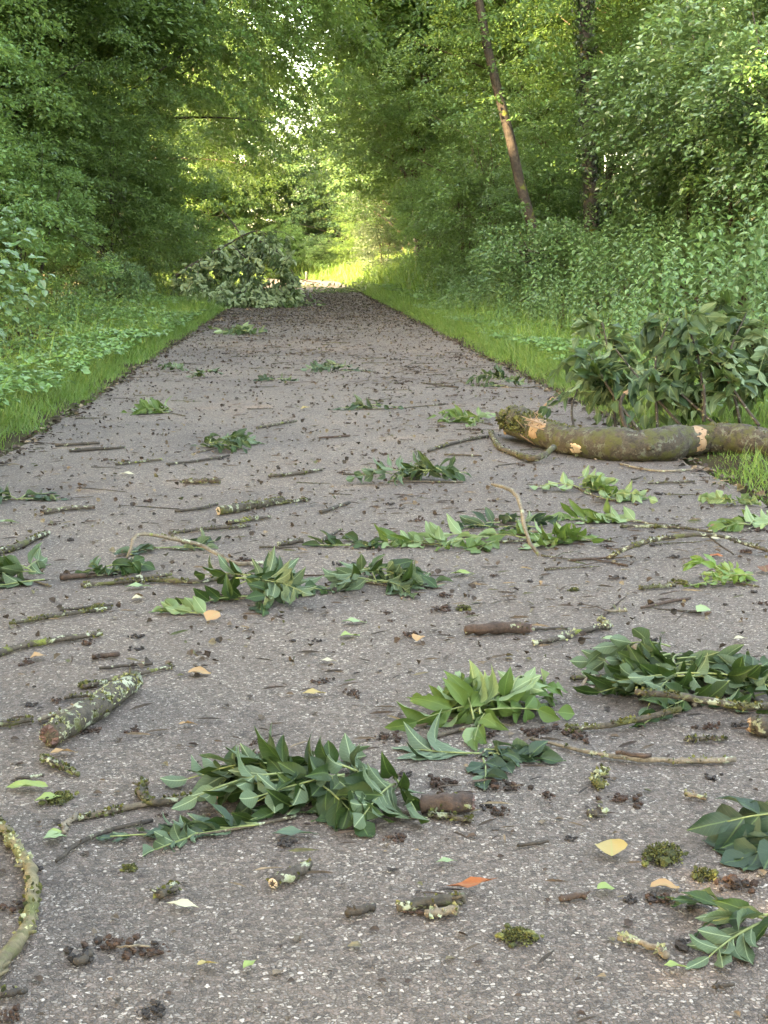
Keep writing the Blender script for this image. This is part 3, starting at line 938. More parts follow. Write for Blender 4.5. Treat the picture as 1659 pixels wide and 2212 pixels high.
def nettles():
    rng = np.random.default_rng(63)
    meshes = []
    for stm, lv in protos:
        mb = MB()
        place(mb, NT, *lv)
        meshes.append((stm.mesh("stem", M['nettle']), mb.mesh("foliage", M['nettle'], smooth_faces=False)))
    n = 5200
    y = rng.uniform(6.5, 52, n) ** 1.0
    x = PR + 1.05 + rng.uniform(0, 1, n) ** 1.1 * 7.5 + .25 * np.sin(y * .9)
    k = in_view(x, y, 1.0)
    x, y = x[k], y[k]
    # left side undergrowth further in, thinner
    n2 = 620
    y2 = rng.uniform(15, 44, n2); x2 = PL - 1.5 - rng.uniform(0, 1, n2) * 4.5
    k = in_view(x2, y2, 1.0)
    x = np.concatenate([x, x2[k]]); y = np.concatenate([y, y2[k]])
    left = x < 0
    size = (.70 + .45 * rng.uniform(0, 1, len(x))) * np.where(left, .62, .45 + .55 * smooth(0, 1.2, x - PR - 1.0))
    order = np.argsort(np.hypot(x, y) + np.where(left, 100, 0))
    fol, stem = MB(), MB()
    for i, k in enumerate(order):
        v = int(rng.integers(0, len(protos)))
        rot = rng.uniform(0, 6.28)
        z = float(terrain(x[k], y[k]))
        if i < 110:
            t = thing("nettle_plant", (x[k], y[k], z), "leafy green nettle among the nettles nearest the camera on the right bank", "nettle", "nettles on the right bank")
            t.rotation_euler = (rng.normal(0, .08), rng.normal(0, .08), rot)
            t.scale = (size[k],) * 3
            link("stem", meshes[v][0], t)
            link("foliage", meshes[v][1], t)
        else:
            c, s = math.cos(rot), math.sin(rot)
            Rm = np.array(((c, s, 0), (-s, c, 0), (0, 0, 1.0)))
            p, a, nr, sz = protos[v][1]
            sub = slice(None) if y[k] < 24 else slice(None, None, 2)
            f = 1.0 if y[k] < 24 else 1.35
            place(fol, NT, (p[sub] @ Rm) * size[k] + np.array((x[k], y[k], z)), a[sub] @ Rm, nr[sub] @ Rm, sz[sub] * size[k] * f)
    tag(fol.build("undergrowth", M['nettle'], smooth_faces=False), "mass of nettles and tall weeds covering the bank right of the path", "undergrowth", kind="stuff")
nettles()

# tall pale grasses by the far bend (sunlit in the photograph)
def far_weeds():
    rng = np.random.default_rng(64)
    n = 9000
    y = rng.uniform(34, 88, n); x = PR + .9 + rng.uniform(0, 1, n) ** 1.3 * 3.2 + bend(y)
    z = terrain(x, y)
    lean = rng.normal(0, .3, (n, 3)); lean[:, 2] = 1
    mb = MB()
    place(mb, T_blade(), np.stack([x, y, z - .02], 1), lean, rand_dir(rng, n) * np.array((1, 1, .2)), rng.uniform(.35, .95, n), np.full(n, .03))
    n = 2600
    y = rng.uniform(8, 36, n); sd_ = rng.uniform(0, 1, n) < .5
    x = np.where(sd_, PL - .35 - rng.uniform(0, 1, n) * 3, PR + .5 + rng.uniform(0, 1, n) * 1.4)
    lean = rng.normal(0, .35, (n, 3)); lean[:, 2] = 1
    place(mb, T_blade(), np.stack([x, y, terrain(x, y) - .02], 1), lean, rand_dir(rng, n) * np.array((1, 1, .2)), rng.uniform(.16, .5, n), np.full(n, .010))
    n = 6000
    y = rng.uniform(34, 90, n); x = PL - .9 - rng.uniform(0, 1, n) ** 1.3 * 4 + bend(y)
    lean = rng.normal(0, .3, (n, 3)); lean[:, 2] = 1
    place(mb, T_blade(), np.stack([x, y, terrain(x, y) - .02], 1), lean, rand_dir(rng, n) * np.array((1, 1, .2)), rng.uniform(.3, .7, n), np.full(n, .03))
    tag(mb.build("tall_grass", M['grass'], smooth_faces=False), "tall pale grass on the verges toward the far bend", "grass", kind="stuff")
far_weeds()

# ------------------------------------------------------------------ hero leaves (ash)
LROWS = np.array([(0.0, .04), (.10, .42), (.26, .86), (.44, 1.0), (.62, .86), (.80, .52), (.92, .22), (1.0, .01)])

def leaflet(mb, base, axis, nrm, L, W, curl, fold, twist, rng, zmin=None):
    y = norm(axis); x = norm(np.cross(y, nrm)); z = np.cross(x, y)
    rows, uv = [], []
    for t, w in LROWS:
        a = twist * t
        xx = x * math.cos(a) + z * math.sin(a)
        zz = -x * math.sin(a) + z * math.cos(a)
        c = base + y * L * (t - .22 * curl * curl * t * t) - z * L * .55 * curl * t * t
        ww = W * .5 * w * (1 + rng.normal(0, .06))
        wav = .06 * L * math.sin(t * 9 + twist * 5) * w
        rows += [c + xx * ww + zz * (fold * ww + wav), c + xx * ww * .5 + zz * fold * ww * .35, c, c - xx * ww * .5 + zz * fold * ww * .35, c - xx * ww + zz * (fold * ww - wav)]
        uv += [(w, t, 0), (w * .5, t, 0), (0, t, 0), (-w * .5, t, 0), (-w, t, 0)]
    v = np.array(rows)
    if zmin is not None:
        low = v[:, 2] < zmin
        v[low, 2] = zmin + .004 * rng.uniform(0, 1, low.sum()) + .1 * np.clip(v[low, 2] - zmin, -.05, 0) * -.3
    q = []
    for r in range(len(LROWS) - 1):
        for k in range(4):
            a = r * 5 + k
            q.append((a, a + 1, a + 6, a + 5))
    # normal of (a, a+1, a+6): x goes + to -, so wind it to face +z
    q = [(d, c, b, a) for a, b, c, d in q]
    mb.add(v, q, uv=np.array(uv))

def compound(fol, sta, rng, base, d, L, pairs=4, flip=False, droop=.5, roll=0.0, LL=.085, WW=.032, zmin=.004, fold=.35, limp=.3):
    d = norm(np.asarray(d, float))
    t = np.linspace(0, 1, 12)
    p = base + d * (L * t)[:, None]
    p[:, 2] -= droop * L * t ** 2
    swing = norm(np.cross(d, (0, 0, 1.0)) + 1e-6) * rng.normal(0, .12) * L
    p = p + swing * (t ** 2)[:, None]
    if zmin is not None:
        p[:, 2] = np.maximum(p[:, 2], zmin + .004)
    tube(sta, p, (.0024, .0011), 5)
    tan = norm(np.gradient(p, axis=0))
    for k in range(pairs + 1):
        f = .26 + .74 * k / pairs
        i = min(11, int(f * 11))
        tg = tan[i]
        up = np.array((0, 0, 1.0))
        side = norm(np.cross(tg, up) + 1e-6)
        nr = norm(np.cross(side, tg))
        side2 = side * math.cos(roll) + nr * math.sin(roll)
        nr = -side * math.sin(roll) + nr * math.cos(roll)
        if flip: nr = -nr
        size = LL * (.72 + .32 * math.sin(math.pi * min(1, .25 + .75 * f))) * rng.uniform(.85, 1.15)
        if k == pairs:
            leaflet(fol, p[i], tg + rng.normal(0, .1, 3), nr, size, WW * rng.uniform(.85, 1.15), rng.normal(limp, .25), fold * rng.uniform(.3, 1.3), rng.normal(0, .3), rng, zmin)
        else:
            for s in (-1, 1):
                if rng.uniform() < .06: continue
                ax = tg * rng.uniform(.5, 1.3) + side2 * s * rng.uniform(.5, 1.0) + np.array((0, 0, -1.0)) * rng.uniform(-.5, .9) * limp * 1.6 + rng.normal(0, .14, 3)
                leaflet(fol, p[i], ax, nr + rng.normal(0, .42, 3), size, WW * rng.uniform(.85, 1.15), rng.normal(limp * 1.1, .4), fold * rng.uniform(.2, 2.2), rng.normal(0, .55), rng, zmin)

def put_moss(mb, rng, pts, rad, dens, size, cover=.55, zmin=.001):
    """tiny tufts standing out of a stick"""
    pts = np.asarray(pts)
    seg = np.linalg.norm(np.diff(pts, axis=0), axis=1).sum()
    n = int(seg * dens)
    if n < 3: return
    s = rng.uniform(0, 1, n)
    mask = np.sin(s * rng.uniform(9, 16) + rng.uniform(0, 6)) + .6 * np.sin(s * 37) > 1.2 - 2.4 * cover
    s = s[mask]; n = len(s)
    if n < 2: return
    P = np.stack([np.interp(s, np.linspace(0, 1, len(pts)), pts[:, k]) for k in range(3)], 1)
    rr = np.interp(s, np.linspace(0, 1, len(rad)), rad)
    tg = norm(pts[-1] - pts[0])
    d = rng.normal(0, 1, (n, 3)); d[:, 2] = np.abs(d[:, 2]) * .9 - .2
    d -= (d @ tg)[:, None] * tg
    d = norm(d)
    place(mb, T_quad(.45), P + d * rr[:, None] * .75, d + rng.normal(0, .5, (n, 3)), rand_dir(rng, n), size * rng.uniform(.6, 1.5, n))

DG_T = "leafy twigs torn off onto the path"
DG_S = "sticks and branches lying on the path"
DG_L = "single fallen leaves on the path"
DG_C = "brown seed clumps on the path"
DG_M = "moss and lichen tufts on the path"

def rel(pts, o):
    return [np.asarray(p) - o for p in pts]

def stick(uvs, r, label, mat='stick', name="stick", cat="stick", zs=None, moss=0.0, sides=8, knobs=2, end=None, seed=0, group=DG_S, lichen=0.0, mosssize=.007, rough=.10):
    """stick through photo points; r in metres (start, ..., end); zs = heights above resting"""
    rng = np.random.default_rng(abs(hash((round(uvs[0][0]), round(uvs[0][1]), seed))) % 100000)
    rs = np.interp(np.linspace(0, 1, len(uvs)), np.linspace(0, 1, len(r)), r)
    pts = []
    for k, (u, v) in enumerate(uvs):
        z = (zs[k] if zs else 0.0)
        g = G(u, v + 0.0, rs[k] * .9 + z + .004)
        g[2] += PZ(g[0])
        pts.append(g)
    o = np.mean(pts, 0); o[2] = 0
    P = resample(rel(pts, o), max(10, min(40, int(np.linalg.norm(pts[-1] - pts[0]) / .02))))
    P[1:-1, :2] += rng.normal(0, .0016, (len(P) - 2, 2)) + (np.cumsum(rng.normal(0, .0016, (len(P) - 2, 2)), 0) * .8)
    kk = rng.integers(1, len(P) - 1, 2)
    P[kk, :2] += rng.normal(0, .35 * max(r), (2, 2))
    t = thing(name, o, label, cat, group)
    mb = MB()
    rr = np.interp(np.linspace(0, 1, len(P)), np.linspace(0, 1, len(r)), r)
    tube(mb, P, rr, sides, rng, rough)
    for k in range(knobs):
        i = rng.integers(1, len(P) - 1)
        d = rng.normal(0, 1, 3); d[2] = abs(d[2]) * .6
        kr = min(rr[i], .008)
        d = norm(d) * (rr[i] + kr * rng.uniform(.8, 2.0))
        tube(mb, np.array([P[i], P[i] + d * .6, P[i] + d]), (kr * .5, kr * .3), 5)
    mb.build("bark", M[mat], t)
    if moss > 0:
        mm = MB()
        put_moss(mm, rng, P, rr, 900 * moss * (max(rr) / .008) ** .7, mosssize, .35 + .35 * moss)
        if mm.n: tag(mm.build("moss", M['moss'], t, smooth_faces=False), kind="stuff")
    if lichen > 0:
        mm = MB()
        put_moss(mm, rng, P, rr, 900 * lichen * (max(rr) / .008) ** .7, mosssize, .25 + .3 * lichen)
        if mm.n: tag(mm.build("lichen", M['lichen'], t, smooth_faces=False), kind="stuff")
    if end:
        i = 0 if end[0] == 0 else -1
        d = norm(P[0] - P[1]) if i == 0 else norm(P[-1] - P[-2])
        e = MB()
        splinter(e, rng, P[i], d, rr[i] * .95, end[2] if len(end) > 2 else .6)
        e.build("broken_end", M[end[1]], t, smooth_faces=False)
    return t

def splinter(mb, rng, c, d, r, jag=.6):
    """ragged broken face: closed crown of wood spikes"""
    d = norm(d)
    a = norm(np.cross(d, (0, 0, 1.0)) + 1e-6); b = np.cross(a, d)
    n = 12
    v, tris = [], []
    for k in range(n):
        th = 2 * math.pi * k / n
        v.append(c + (a * math.cos(th) + b * math.sin(th)) * r)
    for k in range(n):
        th = 2 * math.pi * (k + .5) / n
        v.append(c + (a * math.cos(th) + b * math.sin(th)) * r * rng.uniform(.55, .95) + d * r * rng.uniform(.1, 1.2) * jag)
    for k in range(n):
        th = 2 * math.pi * k / n
        v.append(c + (a * math.cos(th) + b * math.sin(th)) * r * .45 + d * r * rng.uniform(-.2, .6) * jag)
    v.append(c + d * r * .1)
    for k in range(n):
        k2 = (k + 1) % n
        tris += [(k, k2, n + k), (n + k, k2, 2 * n + k2), (k, n + k, 2 * n + k), (n + k, 2 * n + k2, 2 * n + k), (2 * n + k, 2 * n + k2, 3 * n)]
    mb.add(v, None, tris)

def spray(uvs, leaves, label, mat='ash', r=(.005, .003), seed=0, moss=.0, height=.0, flips=.3, name="leafy_twig", az=None, L=(.20, .27), pile=.45, start=.25, LL=.088, zs=None, WW=.036, pairs=(3, 5), stem='stem', spread=1.0):
    """torn-off ash twig lying on the path with compound leaves flopped round it"""
    rng = np.random.default_rng(1000 + seed)
    pts = []
    for k, (u, v) in enumerate(uvs):
        g = G(u, v, (zs[k] if zs else 0.0) + .006)
        g[2] += PZ(g[0])
        pts.append(g)
    o = np.mean(pts, 0); o[2] = 0
    P = resample(rel(pts, o), 16)
    t = thing(name, o, label, "leafy twig", DG_T)
    st = MB()
    tube(st, P, r, 7, rng, .06)
    fol, sta = MB(), MB()
    main = norm(P[-1] - P[0])
    zm = PZ(o[0]) + .003
    leaves = int(leaves * 1.3)
    for k in range(leaves):
        f = start + (1 - start) * (k + rng.uniform(0, .6)) / leaves
        i = min(15, int(f * 15))
        a = rng.normal(0, 1.0) * spread * (1 if k < leaves - 2 else .5)
        c, s = math.cos(a), math.sin(a)
        d = np.array((main[0] * c - main[1] * s, main[0] * s + main[1] * c, 0))
        if az is not None:
            aa = R(az[k % len(az)] + rng.normal(0, 20))
            d = np.array((math.cos(aa), math.sin(aa), 0))
        el = rng.uniform(.0, 1.0) ** 1.6 * pile * 1.25
        d = d * math.cos(el) + np.array((0, 0, math.sin(el)))
        base = P[i] + np.array((rng.normal(0, .012), rng.normal(0, .012), rng.uniform(0, height)))
        compound(fol, sta, rng, base, d, rng.uniform(*L) * .82, int(rng.integers(pairs[0], pairs[1] + 1)), rng.uniform() < flips + .08, rng.uniform(.45, .9) * math.sin(el) * 1.2 + .1,
                 rng.normal(0, .9), LL * rng.uniform(.58, 1.10), WW * .92, zm, .4, .55)
    st.build("stem", M[stem], t)
    fol.build("foliage", M[mat], t, with_uv=True)
    sta.build("leaf_stalk", M['rachis'], t)
    if moss:
        mm = MB()
        put_moss(mm, rng, P[:9], np.full(9, r[0]), 900 * moss, .007, .6)
        if mm.n: tag(mm.build("moss", M['moss'], t, smooth_faces=False), kind="stuff")
    return t

# azimuths: 0 = right (+x), 90 = away from the camera, 180 = left, 270 = toward the camera
spray([(170, 1776), (390, 1735), (560, 1735), (740, 1725), (880, 1710)], 19, "largest leafy twig in the foreground with a mossy brown stem to its left", 'ash', (.006, .004), 1, .9, .05, .35, az=[175, 185, 190, 170, 180, 200, 165, 110, 280, 240, 300, 190], start=.62, L=(.17, .23), pile=.30)
spray([(640, 1775), (520, 1800), (400, 1820)], 4, "flat bluish green leaf spray in front of the largest leafy twig", 'ash_blue', (.003, .002), 2, az=[200, 160, 185, 230], L=(.12, .17), pile=.15, LL=.06, WW=.026, flips=.1, start=.3)
spray([(905, 1612), (1000, 1585), (1075, 1560), (1120, 1548)], 14, "bushy leafy twig with upright pale green leaves right of the foreground centre", 'ash_pale', (.005, .003), 3, 0, .04, .45, az=[60, 90, 110, 75, 45, 130, 160, 20, 100, 255, 245], start=.5, L=(.17, .23), pile=.75)
spray([(1060, 1620), (1030, 1650)], 4, "dark flat leaves lying under the upright pale green twig", 'ash_blue', (.003, .002), 4, az=[300, 340, 200, 320], L=(.12, .17), pile=.15, flips=.15)
spray([(1370, 1405), (1430, 1440), (1470, 1490), (1500, 1530)], 18, "big leafy twig at the right edge with a thick grey lichened stem", 'ash', (.011, .005), 5, .4, .06, .4, az=[190, 200, 185, 175, 215, 350, 10, 200, 60, 230, 300, 240], start=.5, L=(.18, .24), pile=.32, stem='stick_pale')
spray([(1650, 1530), (1610, 1510), (1570, 1495)], 5, "leafy twig overlapping the right end of the lichened stem twig", 'ash', (.004, .003), 6, 0, .05, .4, az=[30, 80, 150, 350, 300], L=(.16, .22), pile=.5)
spray([(1730, 1830), (1690, 1830), (1660, 1830)], 4, "curled dark leaves at the right edge beside the yellow moss lump", 'ash_blue', (.004, .003), 7, 0, .05, .15, az=[180, 200, 215, 170, 60, 190], L=(.10, .15), pile=.28, LL=.10, WW=.045, start=.3, pairs=(2, 3))
spray([(1740, 2040), (1680, 2035), (1630, 2030)], 3, "pointed green leaf spray at the lower right edge", 'ash', (.003, .002), 8, 0, .03, .1, az=[175, 165, 190, 150, 185], L=(.12, .17), pile=.16, start=.3, LL=.09, WW=.026)
spray([(440, 1300), (520, 1300), (600, 1290)], 8, "dark heaped leafy twig left of centre with pale leaves at its left end", 'ash', (.005, .003), 9, .3, .06, .3, az=[0, 350, 10, 200, 90, 300, 240, 60], start=.45, L=(.16, .22), pile=.5)
spray([(480, 1325), (430, 1333)], 2, "small pale leaf spray beside the tan leaf, left of the dark heaped twig", 'ash_pale', (.003, .002), 10, az=[185, 195], L=(.10, .14), pile=.1, flips=.5, LL=.06)
spray([(715, 1257), (790, 1265), (850, 1275)], 8, "heaped leafy twig in the middle of the path with a mossy stem end", 'ash', (.005, .003), 11, .9, .05, .4, az=[350, 10, 330, 20, 200, 215, 90, 300], start=.5, L=(.16, .22), pile=.5)
spray([(1320, 1170), (1150, 1172), (1000, 1180), (880, 1185)], 11, "long sprawling leafy twig across the path with many pale leaf undersides", 'ash_pale', (.005, .003), 12, .3, .03, .6, az=[170, 190, 200, 160, 340, 150, 20, 210, 180, 185, 185], start=.1, L=(.17, .24), pile=.22)
spray([(860, 1185), (790, 1185), (740, 1182)], 3, "dark five fingered leaf spray at the left end of the long sprawling twig", 'ash', (.003, .002), 13, az=[180, 120, 200], L=(.12, .16), pile=.35, flips=0)
spray([(1180, 1160), (1090, 1140), (1040, 1150)], 4, "dull blue green leaves lying behind the long sprawling twig", 'ash_blue', (.003, .002), 14, 0, .03, .1, az=[150, 30, 90, 190], L=(.16, .2), pile=.3)
spray([(1225, 1045), (1290, 1075), (1340, 1085)], 8, "curled pale leafy twig in front of the fallen branch", 'ash_pale', (.005, .003), 15, 0, .05, .5, az=[0, 20, 340, 180, 60, 90, 300, 10], start=.3, L=(.17, .23), pile=.55)
spray([(1420, 1135), (1330, 1125), (1260, 1120)], 4, "pale flat leaf spray below the curled pale twig", 'ash_pale', (.004, .002), 16, az=[175, 190, 160, 200], L=(.16, .2), pile=.2, flips=.5)
spray([(1000, 1045), (900, 1045), (840, 1045)], 8, "dark leafy twig in mid path with a brown stem pointing right", 'ash', (.005, .003), 17, 0, .05, .3, az=[180, 170, 150, 30, 10, 90, 200, 60], start=.3, L=(.18, .24), pile=.5)
spray([(425, 980), (470, 970), (510, 965)], 6, "dark leafy heap on the left half of the path, behind the bark pieces", 'ash', (.004, .003), 18, 0, .05, .15, az=[0, 10, 90, 60, 180, 350], L=(.18, .23), pile=.5)
spray([(400, 900), (365, 893), (345, 893)], 5, "feather shaped leaf spray with a curved stem near the left edge of the path", 'ash_pale', (.004, .003), 19, 0, .02, .6, az=[165, 150, 130, 185, 175], L=(.24, .30), pile=.55, start=.75)
spray([(1065, 920), (1030, 912), (1000, 908)], 6, "pale leafy twig left of the broken end of the fallen branch", 'ash_pale', (.004, .003), 20, 0, .04, .5, az=[180, 170, 150, 190, 30, 120], L=(.22, .28), pile=.4)
spray([(1230, 822), (1130, 838), (1060, 830)], 7, "upright leafy heap at the right edge of the path before the fallen branch", 'ash', (.006, .004), 21, 0, .10, .4, az=[180, 120, 90, 60, 20, 200, 340], L=(.24, .30), pile=.85, start=.85)
spray([(800, 806), (750, 800), (715, 806)], 6, "pale leafy twig with a dark stem at its right, far along the path", 'ash_blue', (.006, .004), 22, 0, .08, .6, az=[180, 170, 120, 60, 0, 200], L=(.24, .30), pile=.5, start=.65)
spray([(960, 875), (850, 885), (770, 888)], 4, "small leafy twig on a long thin stem in mid path", 'ash_blue', (.005, .003), 23, 0, .04, .3, az=[180, 150, 20, 90], L=(.2, .26), pile=.35, start=.8)
spray([(110, 1270), (60, 1255), (20, 1250)], 5, "broad leaf spray at the left edge with a pale midrib", 'ash', (.004, .003), 24, 0, .04, .85, az=[178, 150, 200, 185, 90], L=(.2, .26), pile=.4, LL=.1, WW=.045)
spray([(190, 1250), (230, 1245), (260, 1240)], 4, "small dark leaf tuft under the bent arching twig on the left", 'ash', (.003, .002), 25, 0, .03, .2, az=[20, 90, 0, 160], L=(.12, .16), pile=.7, LL=.065)
spray([(300, 1195), (340, 1190), (400, 1190)], 3, "dull leaves lying behind the bent arching twig", 'ash_blue', (.003, .002), 26, az=[10, 170, 30], L=(.16, .2), pile=.15)
spray([(70, 1080), (40, 1080), (0, 1080)], 4, "dark leaf spray at the left edge halfway up the path", 'ash_blue', (.004, .003), 27, 0, .03, .2, az=[180, 10, 90, 200], L=(.18, .22), pile=.4)
spray([(1659, 1120), (1625, 1140), (1600, 1150)], 4, "pale leaf spray at the right edge below the fallen branch", 'ash_pale', (.004, .003), 28, 0, .02, .4, az=[180, 60, 200, 30], L=(.14, .2), pile=.35)
spray([(1570, 1095), (1585, 1088)], 3, "tiny green leaf tuft near the right edge of the path", 'ash_pale', (.003, .002), 29, 0, .03, .3, az=[60, 120, 0], L=(.10, .14), pile=.6, LL=.05)
spray([(1640, 1270), (1590, 1262), (1550, 1262)], 5, "bright light green fern like leaf spray near the right edge", 'fern', (.003, .002), 30, .3, .04, .3, az=[180, 150, 100, 60, 185], L=(.13, .18), pile=.6, LL=.055, WW=.022, pairs=(5, 7))
spray([(380, 805), (376, 800)], 3, "tiny dark leaf tuft near the left edge of the far path", 'ash', (.003, .002), 31, 0, .06, .3, az=[90, 30, 160], L=(.12, .16), pile=.6)
spray([(440, 818), (447, 815)], 3, "small upright leaf tuft in the left half of the far path", 'ash', (.003, .002), 32, 0, .06, .3, az=[90, 20, 170], L=(.14, .18), pile=.8)
spray([(600, 825), (585, 825)], 3, "small flat leaf tuft left of the pale leafy twig", 'ash_blue', (.003, .002), 33, 0, .03, .3, az=[0, 180, 90], L=(.14, .18), pile=.3)

# ------------------------------------------------------------------ sticks
stick([(108, 1596), (165, 1560), (235, 1515), (288, 1476)], (.024, .026, .025, .022), "short thick mossy log with a red brown broken end on the left", 'stick_moss', "mossy_log", "log", moss=.8, lichen=.9, sides=14, end=(0, 'wood_red', .5), mosssize=.008, rough=.06)
stick([(-40, 1760), (0, 1790), (48, 1850), (75, 1915), (72, 1985), (35, 2060), (-20, 2140)], (.008, .0085, .0095, .0095, .010, .010, .0105), "thick curved yellow green branch bowing in at the lower left corner", 'stick_green', "curved_branch", "branch", moss=.35, lichen=.3, sides=12, knobs=7, rough=.09)
stick([(-30, 1422), (60, 1397), (220, 1372)], (.009, .008, .007), "long dark stick with lichen at the left edge, behind the mossy log", 'stick', moss=.3)
stick([(20, 1350), (140, 1332), (240, 1318)], (.005, .006, .005), "crooked mossy twig at the left above the long dark stick", 'stick_moss', moss=1)
stick([(130, 1322), (245, 1312)], (.004, .004), "thin twig touching the crooked mossy twig", 'stick_dark', moss=.4)
stick([(-20, 1200), (40, 1180), (105, 1153)], (.010, .011, .010), "straight mossy stick ending at the left edge above the broad leaf spray", 'stick_moss', moss=.5)
stick([(472, 1108), (540, 1098), (612, 1086)], (.017, .017, .013), "thick mossy stick in the left half of mid path", 'stick_moss', moss=.8, end=(0, 'chip', .4))
stick([(600, 1092), (670, 1084)], (.007, .005), "yellow mossy twig at the right end of the thick mossy stick", 'stick_moss', moss=1)
stick([(378, 1108), (430, 1103), (470, 1093)], (.005, .006, .005), "thin dark stick left of the thick mossy stick", 'stick_dark', moss=.2)
stick([(495, 1133), (585, 1122)], (.008, .006), "dark stick with a mossy left end below the thick mossy stick", 'stick', moss=.6)
stick([(365, 1156), (440, 1147), (540, 1140)], (.006, .006, .006), "long thin mossy stick above the bent arching twig", 'stick', moss=.7)
stick([(268, 1232), (280, 1200), (297, 1160), (350, 1163), (430, 1180), (490, 1208), (520, 1222), (600, 1218)], (.005, .005, .006, .006, .006, .006, .007, .005), "thin bent twig arching up off the path on the left", 'stick_pale', "bent_twig", "branch", zs=[0, .05, .095, .085, .055, .015, 0, 0], moss=.25, knobs=5)
stick([(175, 1268), (330, 1259), (430, 1263), (500, 1252), (575, 1255)], (.006, .006, .008, .007, .006), "long wavy mossy branch running left of the dark heaped leaves", 'stick_moss', moss=1, knobs=4)
stick([(130, 1250), (210, 1246)], (.010, .005), "red brown strip of bark behind the long wavy mossy branch", 'stick_red')
stick([(250, 1258), (370, 1245)], (.008, .006), "twig crossing the left end of the long wavy branch", 'stick', moss=.3)
stick([(1005, 1370), (1070, 1365), (1145, 1364)], (.011, .015, .013), "thick brown barky stick in the right half of the path", 'stick_red', end=(1, 'wood_red', .6), moss=.1, rough=.12)
stick([(1148, 1366), (1230, 1364)], (.004, .003), "thin twig extending right from the thick brown barky stick", 'stick_dark', moss=.3)
stick([(1153, 1398), (1230, 1380), (1310, 1357)], (.006, .007, .007), "smooth grey stick with a lichened tip right of the barky stick", 'stick', lichen=.4)
stick([(1298, 1345), (1316, 1360)], (.007, .008), "short yellow lichened stub at the tip of the smooth grey stick", 'stick_moss', lichen=1)
stick([(1145, 1606), (1200, 1618), (1320, 1641), (1450, 1650), (1588, 1648)], (.003, .004, .0055, .0055, .006), "long pale twig lying right of the upright pale leaves", 'stick_pale', moss=.3, knobs=6)
stick([(1330, 1636), (1405, 1640)], (.004, .005), "dark bark sliver resting beside the long pale twig", 'stick_red', zs=[.015, .012])
stick([(590, 1922), (625, 1902), (668, 1880)], (.009, .011, .008), "short stubby dark stick in the lower middle of the path", 'stick', moss=.4, end=(0, 'chip', .4))
stick([(858, 1977), (930, 1966), (1003, 1957)], (.007, .009, .009), "short mossy black stick touching the orange leaf", 'stick_moss', moss=.6)
stick([(918, 1990), (985, 1984)], (.006, .007), "pale lichened twig just below the mossy black stick", 'stick_pale', lichen=.8, moss=.4)
stick([(910, 1752), (965, 1749), (1020, 1748)], (.015, .018, .017), "stubby dark red brown log chunk below the largest leafy twig", 'stick_red', "log_chunk", "log", sides=12, moss=.15, end=(1, 'wood_red', .4), rough=.1)
stick([(925, 1772), (970, 1776), (1018, 1786)], (.005, .006, .004), "bright mossy twig in front of the dark log chunk", 'stick_moss', moss=1)
stick([(122, 1870), (150, 1842), (210, 1812), (330, 1782)], (.003, .004, .004, .004), "thin dark forked twig left of the bluish leaf spray", 'stick_dark', knobs=3)
stick([(140, 1808), (135, 1785), (165, 1770)], (.004, .005, .005), "small pale hooked twig at the left end of the largest leafy twig", 'stick_pale', moss=.3)
stick([(310, 1698), (318, 1728), (345, 1745), (400, 1738)], (.007, .008, .007, .006), "crooked lumpy mossy twig above the stem of the largest leafy twig", 'stick_moss', moss=.9)
stick([(85, 1562), (170, 1530), (240, 1505)], (.005, .006, .005), "grey stick lying along the back of the short mossy log", 'stick_pale', moss=.3)
stick([(180, 1490), (260, 1470), (375, 1445)], (.005, .006, .004), "thin mossy stick behind the short mossy log", 'stick', moss=.5)
stick([(140, 1515), (200, 1508)], (.004, .004), "short mossy twig just left of the short mossy log", 'stick_moss', moss=.8)
stick([(-15, 1572), (30, 1568), (70, 1560)], (.006, .006, .006), "short yellow green mossy twig at the left edge", 'stick_moss', moss=1)
stick([(90, 1640), (125, 1662), (170, 1682)], (.005, .007, .004), "shaggy mossy twig below the short mossy log", 'stick_moss', moss=1, lichen=.3)
stick([(35, 1690), (95, 1683)], (.003, .003), "thin dark twig left of the shaggy mossy twig", 'stick_dark')
stick([(1335, 2040), (1385, 2052), (1440, 2078)], (.004, .0045, .006), "white lichened twig near the bottom right", 'stick_pale', lichen=1, moss=.4)
stick([(1306, 1672), (1296, 1690), (1305, 1708)], (.006, .009, .007), "yellow lichened knobbly twig right of the upright pale leaves", 'stick_moss', lichen=1, moss=.6)
stick([(1478, 1723), (1525, 1732)], (.005, .004), "small whitish twig in the right part of the foreground", 'stick_pale', lichen=.6)
stick([(1268, 1768), (1310, 1762)], (.006, .006), "small dark lichened twig right of the seed clumps", 'stick', lichen=.6)
stick([(1622, 1573), (1700, 1580)], (.018, .020), "mossy log piece with an orange broken end at the right edge", 'stick_moss', "log_piece", "log", moss=1, end=(0, 'wood_fresh', .6), sides=12)
stick([(1510, 1604), (1570, 1602)], (.005, .005), "mossy little twig left of the log piece at the right edge", 'stick_moss', moss=1)
stick([(600, 1182), (655, 1174)], (.010, .008), "short dark stub in the middle of the path behind the heaped leaves", 'stick', moss=.3)
stick([(693, 1112), (755, 1092)], (.007, .006), "short dark stick left of the long sprawling twig", 'stick_dark')
stick([(695, 1175), (740, 1150)], (.006, .004), "dark twig at the left end of the sprawling leaves", 'stick_dark')
stick([(1062, 1050), (1120, 1068), (1145, 1140), (1165, 1205)], (.005, .006, .007, .006), "bare pale twig bending up through the sprawling leaves", 'stick_pale', "bent_twig", "branch", zs=[0, .16, .09, 0], knobs=2)
